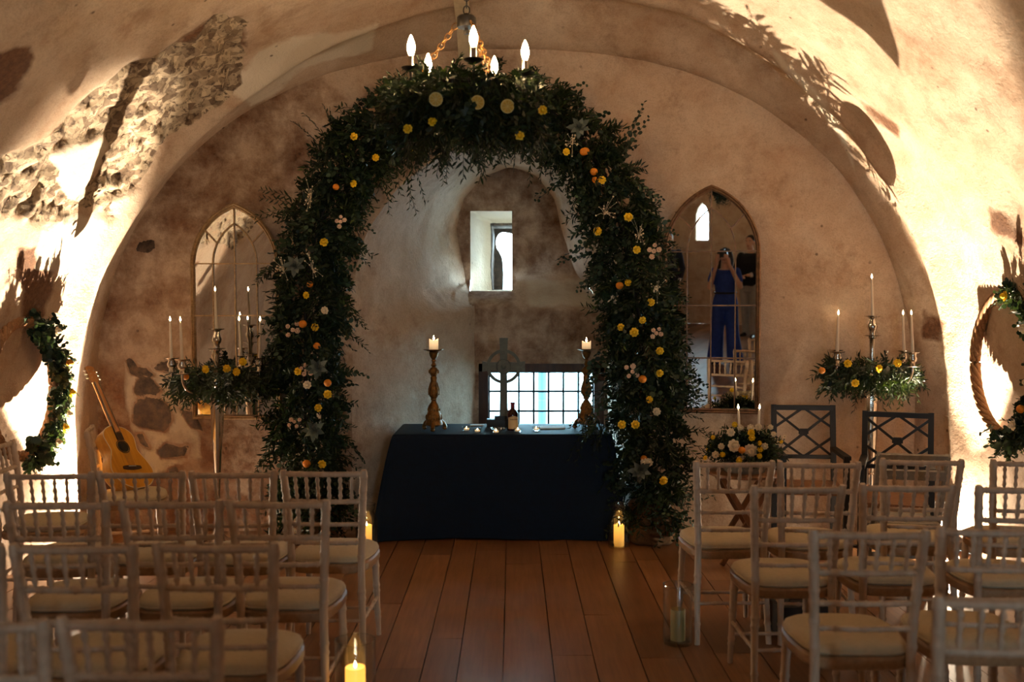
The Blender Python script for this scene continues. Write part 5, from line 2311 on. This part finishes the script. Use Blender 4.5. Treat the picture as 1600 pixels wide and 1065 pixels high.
# ================================================================== GLASS VASES AND LANTERNS ON THE FLOOR
def hurricane(x, y, r, h, ch, cr, mat, label, lit, clabel):
    t = empty('hurricane_vase', label, 'vase', (x, y, 0), 0, 'glass cylinder vases along the aisle')
    g = MB()
    g.lathe([(.001, 0), (r * .93, 0), (r, .012), (r, h), (r - .001, h + .0022), (r - .004, h), (r - .004, .018), (.001, .016)], 36, None, False)
    g.build('glass', M['glass'], t, 50)
    rm = MB()
    rm.tube([((r - .002) * math.cos(a), (r - .002) * math.sin(a), h) for a in np.linspace(0, 2 * PI, 40, False)], .003, 6, False, True)
    rm.build('rim', M['glass'], t, 70)
    c = empty('vase_candle', clabel, 'candle', (x, y, .017), 0, 'pillar candles inside glass')
    b = MB()
    b.lathe([(cr * .98, 0), (cr, .003), (cr, ch - .003), (cr * .95, ch), (cr * .6, ch - .006), (.001, ch - .007)], 26)
    b.build('wax', mat, c, 50)
    if lit:
        f = MB()
        flame(f, (0, 0, ch - .004), .028, .006)
        f.build('flame', M['flame'], c, 80)
    else:
        f = MB()
        f.tube([(0, 0, ch - .008), (.001, 0, ch + .008)], .0013, 5)
        f.build('wick', M['ink'], c)


p = onfloor(1059, 1004)
hurricane(p.x, p.y, .074, .295, .155, .037, M['oldwax'], 'clear glass cylinder vase on the floor beside right aisle chair, candle unlit', False, 'unlit ivory pillar candle inside the right floor vase')
q = at(545, 1003, 3.9)
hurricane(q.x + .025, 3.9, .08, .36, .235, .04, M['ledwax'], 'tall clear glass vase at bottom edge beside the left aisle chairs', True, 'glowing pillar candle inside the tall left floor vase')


def lantern(px, py, label, clabel):
    p = onfloor(px, py)
    t = empty('lantern_jar', label, 'lantern', (p.x, p.y, 0), 0, 'glass jar lanterns at the altar corners')
    g = MB()
    g.lathe([(.001, 0), (.070, 0), (.076, .010), (.076, .20), (.070, .225), (.052, .25), (.050, .265), (.060, .275), (.062, .31), (.059, .312), (.056, .28), (.047, .266), (.048, .25), (.066, .222), (.072, .198), (.072, .014), (.001, .010)], 32, None, False)
    g.build('glass', M['glass'], t, 50)
    rm = MB()
    rm.tube([(.0605 * math.cos(a), .0605 * math.sin(a), .311) for a in np.linspace(0, 2 * PI, 32, False)], .0035, 6, False, True)
    rm.build('rim', M['glass'], t, 70)
    c = empty('lantern_candle', clabel, 'candle', (p.x, p.y, .012), 0, 'pillar candles inside glass')
    b = MB()
    b.lathe([(.035, 0), (.037, .003), (.037, .150), (.034, .153), (.02, .146), (.001, .145)], 24)
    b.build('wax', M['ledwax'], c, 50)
    f = MB()
    flame(f, (0, 0, .146), .03, .0065)
    f.build('flame', M['flame'], c, 80)


lantern(967, 855, 'lit glass jar lantern on the floor at the right corner of the altar', 'glowing candle inside the right jar lantern')
lantern(573, 856, 'lit glass jar lantern on the floor at the left corner of the altar', 'glowing candle inside the left jar lantern')

# dark case under the second right-hand row
p = onfloor(1240, 985)
b = MB()
b.box((0, 0, .075), (.30, .22, .15))
bag = empty('black_case', 'low black case on the floor under the right-hand chairs', 'case', (p.x + .04, p.y + .02, 0), R(4))
me_ = b.build('body', M['blackpaint'], bag)
b = MB()
b.tube([(-.06, 0, .148), (-.06, 0, .165), (.06, 0, .165), (.06, 0, .148)], .008, 8)
b.build('handle', M['plastic'], bag)

# ================================================================== PEOPLE (behind the camera, seen in the right-hand mirror)
def mirrored(px, py, z):
    """where the reflected sight line through a mirror pixel reaches height z"""
    o = Vector((0, 0, CAM_Z))
    d = ray(px, py)
    n = NR
    t = (MRF - o).dot(n) / d.dot(n)
    h = o + d * t
    r = d - n * 2 * d.dot(n)
    k = (z - h.z) / r.z
    return h + r * k


def melt(mb, name, mat, parent, voxel=.009, it=5):
    """fuse the limbs into one continuous skin"""
    o = mb.build(name, mat)
    m = o.modifiers.new('fuse', 'REMESH')
    m.mode = 'VOXEL'
    m.voxel_size = voxel
    s = o.modifiers.new('soft', 'SMOOTH')
    s.factor = .5
    s.iterations = it
    dg = bpy.context.evaluated_depsgraph_get()
    me = bpy.data.meshes.new_from_object(o.evaluated_get(dg))
    me.name = name
    me.polygons.foreach_set('use_smooth', [True] * len(me.polygons))
    if not me.materials:
        me.materials.append(mat)
    bpy.data.objects.remove(o)
    q = bpy.data.objects.new(name, me)
    C.objects.link(q)
    q.parent = parent
    return q


def limb(mb, pts, rad, n=14):
    P = [Vector(p) for p in pts]
    q, r = [], []
    for i in range(len(P) - 1):
        for e in range(5):
            q.append(P[i].lerp(P[i + 1], e / 5))
            r.append(rad[i] + (rad[i + 1] - rad[i]) * e / 5)
    q.append(P[-1])
    r.append(rad[-1])
    for _ in range(2):
        q = [q[0]] + [(q[i - 1] + q[i] * 2 + q[i + 1]) / 4 for i in range(1, len(q) - 1)] + [q[-1]]
    mb.tube(q, r, n)
    mb.ball(q[-1], r[-1], 12, 8)
    mb.ball(q[0], r[0], 12, 8)


def torso(mb, levels, n=22):
    """levels: (z, y, half width, half depth)"""
    vs = [(w_ * math.cos(2 * PI * k / n), y + d * math.sin(2 * PI * k / n), z) for z, y, w_, d in levels for k in range(n)]
    fs = [(i * n + k, i * n + (k + 1) % n, (i + 1) * n + (k + 1) % n, (i + 1) * n + k) for i in range(len(levels) - 1) for k in range(n)]
    fs += [tuple(range(n - 1, -1, -1)), tuple((len(levels) - 1) * n + k for k in range(n))]
    mb.add(vs, fs)


def hand(mb, wrist, palm, tips, thumb):
    """palm slab with four separate fingers and a thumb from its side"""
    w_, p = Vector(wrist), Vector(palm)
    mb.tube([w_, w_.lerp(p, .5), p], [.024, .030, .028], 10)
    for t in tips:
        a = p + (Vector(t[0]) - p) * .35
        mb.tube([a, Vector(t[0]), Vector(t[1])], [.0105, .0095, .008], 8)
        mb.ball(t[1], .008, 8, 6)
    mb.tube([w_.lerp(p, .35), Vector(thumb[0]), Vector(thumb[1])], [.013, .011, .009], 8)
    mb.ball(thumb[1], .009, 8, 6)


def head_on(mb, c, s=1.0):
    """skull, jaw, nose and ears around the head centre c, facing +y"""
    c = Vector(c)
    mb.ball(c + Vector((0, -.012, .025)) * s, (.076 * s, .094 * s, .094 * s), 20, 14)
    mb.ball(c + Vector((0, .022, -.045)) * s, (.056 * s, .062 * s, .070 * s), 18, 12)
    mb.ball(c + Vector((0, .045, -.088)) * s, (.028 * s, .026 * s, .022 * s), 12, 8)
    mb.tube([c + Vector((0, .078, .012)) * s, c + Vector((0, .102, -.022)) * s, c + Vector((0, .085, -.034)) * s], [.010 * s, .014 * s, .012 * s], 8)
    for q in (-1, 1):
        mb.ball(c + Vector((q * .078, -.01, -.005)) * s, (.012 * s, .022 * s, .032 * s), 8, 6)


def face_on(c, root, s=1.0):
    c = Vector(c)
    e = MB()
    for q in (-1, 1):
        e.ball(c + Vector((q * .031, .076, .012)) * s, (.013 * s, .008 * s, .007 * s), 10, 7)
    e.build('eyes', M['eye'], root, 80)
    e = MB()
    for q in (-1, 1):
        e.ball(c + Vector((q * .031, .083, .012)) * s, (.006 * s, .003 * s, .006 * s), 8, 6)
        e.tube([c + Vector((q * .014, .084, .032)) * s, c + Vector((q * .032, .084, .038)) * s, c + Vector((q * .05, .074, .032)) * s], .0035 * s, 6)
    e.build('brows', M['hair'], root, 80)
    e = MB()
    e.tube([c + Vector((-.024, .074, -.058)) * s, c + Vector((0, .085, -.056)) * s, c + Vector((.024, .074, -.058)) * s], [.004 * s, .008 * s, .004 * s], 8)
    e.build('mouth', M['lip'], root, 80)


def shoe_on(mb, p, d):
    p, d = Vector(p), Vector(d).normalized()
    mb.tube([p - d * .08 + Vector((0, 0, .035)), p + Vector((0, 0, .042)), p + d * .09 + Vector((0, 0, .032)), p + d * .155 + Vector((0, 0, .026))], [.032, .040, .040, .026], 12)
    mb.ball(p + d * .155 + Vector((0, 0, .026)), .026, 10, 7)
    for i, v in enumerate(mb.v):
        if v[2] < .004:
            mb.v[i] = (v[0], v[1], .004)


# --- the photographer: dark hair, navy jumpsuit, camera raised to her eye
ph_ = empty('person', 'person with dark hair in navy jumpsuit raising a camera to one eye', 'person', (0, -.30, 0))
b = MB()
HC = (.0, .045, 1.62)
head_on(b, HC, .96)
limb(b, [(0, -.01, 1.40), (0, .02, 1.52)], [.056, .052])
torso(b, [(.86, .0, .15, .10), (.95, .0, .165, .11), (1.08, .0, .13, .095), (1.25, 0, .145, .105), (1.36, -.01, .155, .09), (1.42, -.01, .10, .06)])
for s, el, wr in ((-1, (-.215, .09, 1.16), (-.085, .19, 1.52)), (1, (.235, .07, 1.17), (.095, .18, 1.50))):
    limb(b, [(s * .165, -.01, 1.385), el], [.050, .040])
    limb(b, [el, wr], [.040, .025])
    pm = (s * .078, .215, 1.605)
    hand(b, wr, pm, [((s * .076, .262, 1.655 - .018 * k), (s * .030, .268, 1.66 - .019 * k)) for k in range(4)], ((s * .05, .20, 1.57), (s * .03, .20, 1.60)))
    limb(b, [(s * .085, 0, .90), (s * .11, .01, .50), (s * .13, -.01, .09)], [.082, .055, .038])
body = melt(b, 'body', M['skin'], ph_, .0085, 4)
face_on(HC, ph_, .96)
b = MB()
torso(b, [(.84, 0, .17, .125), (.95, 0, .185, .13), (1.06, 0, .150, .112), (1.10, 0, .148, .11), (1.25, 0, .165, .125), (1.36, -.01, .170, .105), (1.415, -.015, .135, .075)])
for s, el in ((-1, (-.215, .09, 1.16)), (1, (.235, .07, 1.17))):
    a = Vector((s * .160, -.01, 1.385))
    limb(b, [a, a.lerp(Vector(el), .55)], [.066, .066])
    limb(b, [(s * .085, 0, .92), (s * .11, .01, .50), (s * .15, -.01, .10)], [.105, .095, .120], 18)
melt(b, 'jumpsuit', M['navy'], ph_, .012, 3)
b = MB()
b.tube([(.158 * math.cos(a), .118 * math.sin(a), 1.075) for a in np.linspace(0, 2 * PI, 30, False)], .014, 8, False, True)
b.build('belt', M['plastic'], ph_, 80)
b = MB()
hc = Vector(HC)
b.ball(hc + Vector((0, -.030, .035)), (.088, .098, .096), 18, 12)
for s in (-1, 1):
    limb(b, [hc + Vector((s * .062, -.01, .06)), hc + Vector((s * .092, -.01, -.05)), hc + Vector((s * .088, -.01, -.17))], [.036, .038, .026])
limb(b, [hc + Vector((0, -.08, .03)), hc + Vector((0, -.09, -.20))], [.07, .05])
melt(b, 'hair', M['hair'], ph_, .009, 2)
b = MB()
for s in (-1, 1):
    shoe_on(b, (s * .14, 0, 0), (s * .25, 1, 0))
b.build('shoes', M['shoe'], ph_, 60)
kam = empty('camera', 'black camera held up to the photographer\'s eye, seen in right mirror', 'camera', (0, -.30 + .215, CAM_Z))
b = MB()
b.box((0, 0, 0), (.14, .06, .095))
b.box((0, .0, .058), (.06, .055, .028))
b.box((.052, .022, -.005), (.03, .03, .08))
b.build('camera_body', M['plastic'], kam)
b = MB()
b.lathe([(.036, .028), (.038, .034), (.038, .052), (.034, .054), (.034, .064), (.030, .064)], 28, Matrix.Rotation(-PI / 2, 4, 'X'))
b.build('lens', M['plastic'], kam, 40)
b = MB()
b.ball((0, .058, 0), (.029, .005, .029), 18, 8)
b.build('front_element', M['lens'], kam, 80)


def bystander(label, x, y, rz, H, top, bottom, arms, stride=.06, lean=0.0):
    """standing person facing local +y"""
    t = empty('person', label, 'person', (x, y, 0), rz)
    k = H / 1.78
    b = MB()
    hcx = (0, .03, 1.66 * k)
    head_on(b, hcx, k)
    limb(b, [(0, -.01, 1.44 * k), (0, .01, 1.56 * k)], [.060, .058])
    torso(b, [(.88 * k, 0, .15, .10), (.98 * k, 0, .16, .11), (1.12 * k, 0, .15, .105), (1.30 * k, 0, .175, .115), (1.42 * k, -.01, .175, .09), (1.47 * k, -.01, .10, .06)])
    for s, (el, wr, pm) in zip((-1, 1), arms):
        limb(b, [(s * .185, -.01, 1.42 * k), el], [.054, .044])
        limb(b, [el, wr], [.042, .028])
        d = (Vector(pm) - Vector(wr)).normalized()
        sd = d.cross(Vector((0, 0, 1)))
        sd = sd.normalized() if sd.length > .1 else Vector((0, 1, 0))
        p_ = Vector(pm)
        up_ = sd.cross(d)
        tips = [(p_ + d * .045 + sd * (.015 * (q - 1.5)) - up_ * .004, p_ + d * (.075 - .006 * abs(q - 1)) + sd * (.014 * (q - 1.5)) - up_ * .022) for q in range(4)]
        hand(b, wr, pm, tips, (p_ - sd * .03 + d * .01, p_ - sd * .034 + d * .045 - up_ * .01))
    for s in (-1, 1):
        limb(b, [(s * .09, 0, .92 * k), (s * .10, s * stride * .5 + .02, .50 * k), (s * .11, s * stride, .09)], [.088, .058, .040])
    melt(b, 'body', M['skin'], t, .010, 4)
    face_on(hcx, t, k)
    b = MB()
    torso(b, [(.90 * k, 0, .18, .13), (.98 * k, 0, .185, .135), (1.12 * k, 0, .175, .13), (1.30 * k, 0, .20, .14), (1.42 * k, -.01, .195, .11), (1.475 * k, -.012, .105, .075)])
    for s, (el, wr, pm) in zip((-1, 1), arms):
        limb(b, [(s * .185, -.01, 1.42 * k), el], [.068, .058])
        limb(b, [el, Vector(el).lerp(Vector(wr), .9)], [.058, .042])
    melt(b, 'top', top, t, .012, 3)
    b = MB()
    for s, (el, wr, pm) in zip((-1, 1), arms):
        e, q = Vector(el), Vector(wr)
        b.tube([e.lerp(q, .86), e.lerp(q, 1.04)], [.044, .038], 12)
    b.build('cuffs', M['white'], t, 60)
    b = MB()
    torso(b, [(.80 * k, 0, .165, .125), (.90 * k, 0, .178, .13), (1.0 * k, 0, .172, .125)])
    for s in (-1, 1):
        limb(b, [(s * .09, 0, .90 * k), (s * .10, s * stride * .5 + .02, .50 * k), (s * .11, s * stride, .06)], [.110, .080, .070], 16)
    melt(b, 'trousers', bottom, t, .012, 3)
    b = MB()
    hc_ = Vector(hcx)
    b.ball(hc_ + Vector((0, -.028, .042)) * k, (.084 * k, .096 * k, .092 * k), 18, 12)
    melt(b, 'hair', M['hair'], t, .009, 2)
    b = MB()
    for s in (-1, 1):
        shoe_on(b, (s * .11, s * stride, 0), (s * .2, 1, 0))
    b.build('shoes', M['shoe'], t, 60)
    return t


q = mirrored(1171, 398, 1.46)
bystander('person in black jumper and pale grey trousers, cut by right mirror edge', q.x + .02, min(q.y, -.9), R(14), 1.80, M['jumper'], M['trouser'],
          [((-.27, .06, 1.17), (-.10, .22, 1.10), (-.04, .25, 1.09)), ((.27, .05, 1.17), (.10, .22, 1.12), (.04, .25, 1.12))], .10)
q = mirrored(1076, 366, 1.74)
bystander('person in a dark blue suit standing at left in the right mirror', q.x, max(min(q.y, -1.0), -4.2), R(-20), 1.82, M['darksuit'], M['darksuit'],
          [((-.26, .02, 1.15), (-.20, .12, .92), (-.19, .15, .85)), ((.26, .02, 1.15), (.20, .14, .92), (.19, .17, .85))], .05)
print('PEOPLE', mirrored(1171, 398, 1.46), q, mirrored(1127, 590, 0.0))
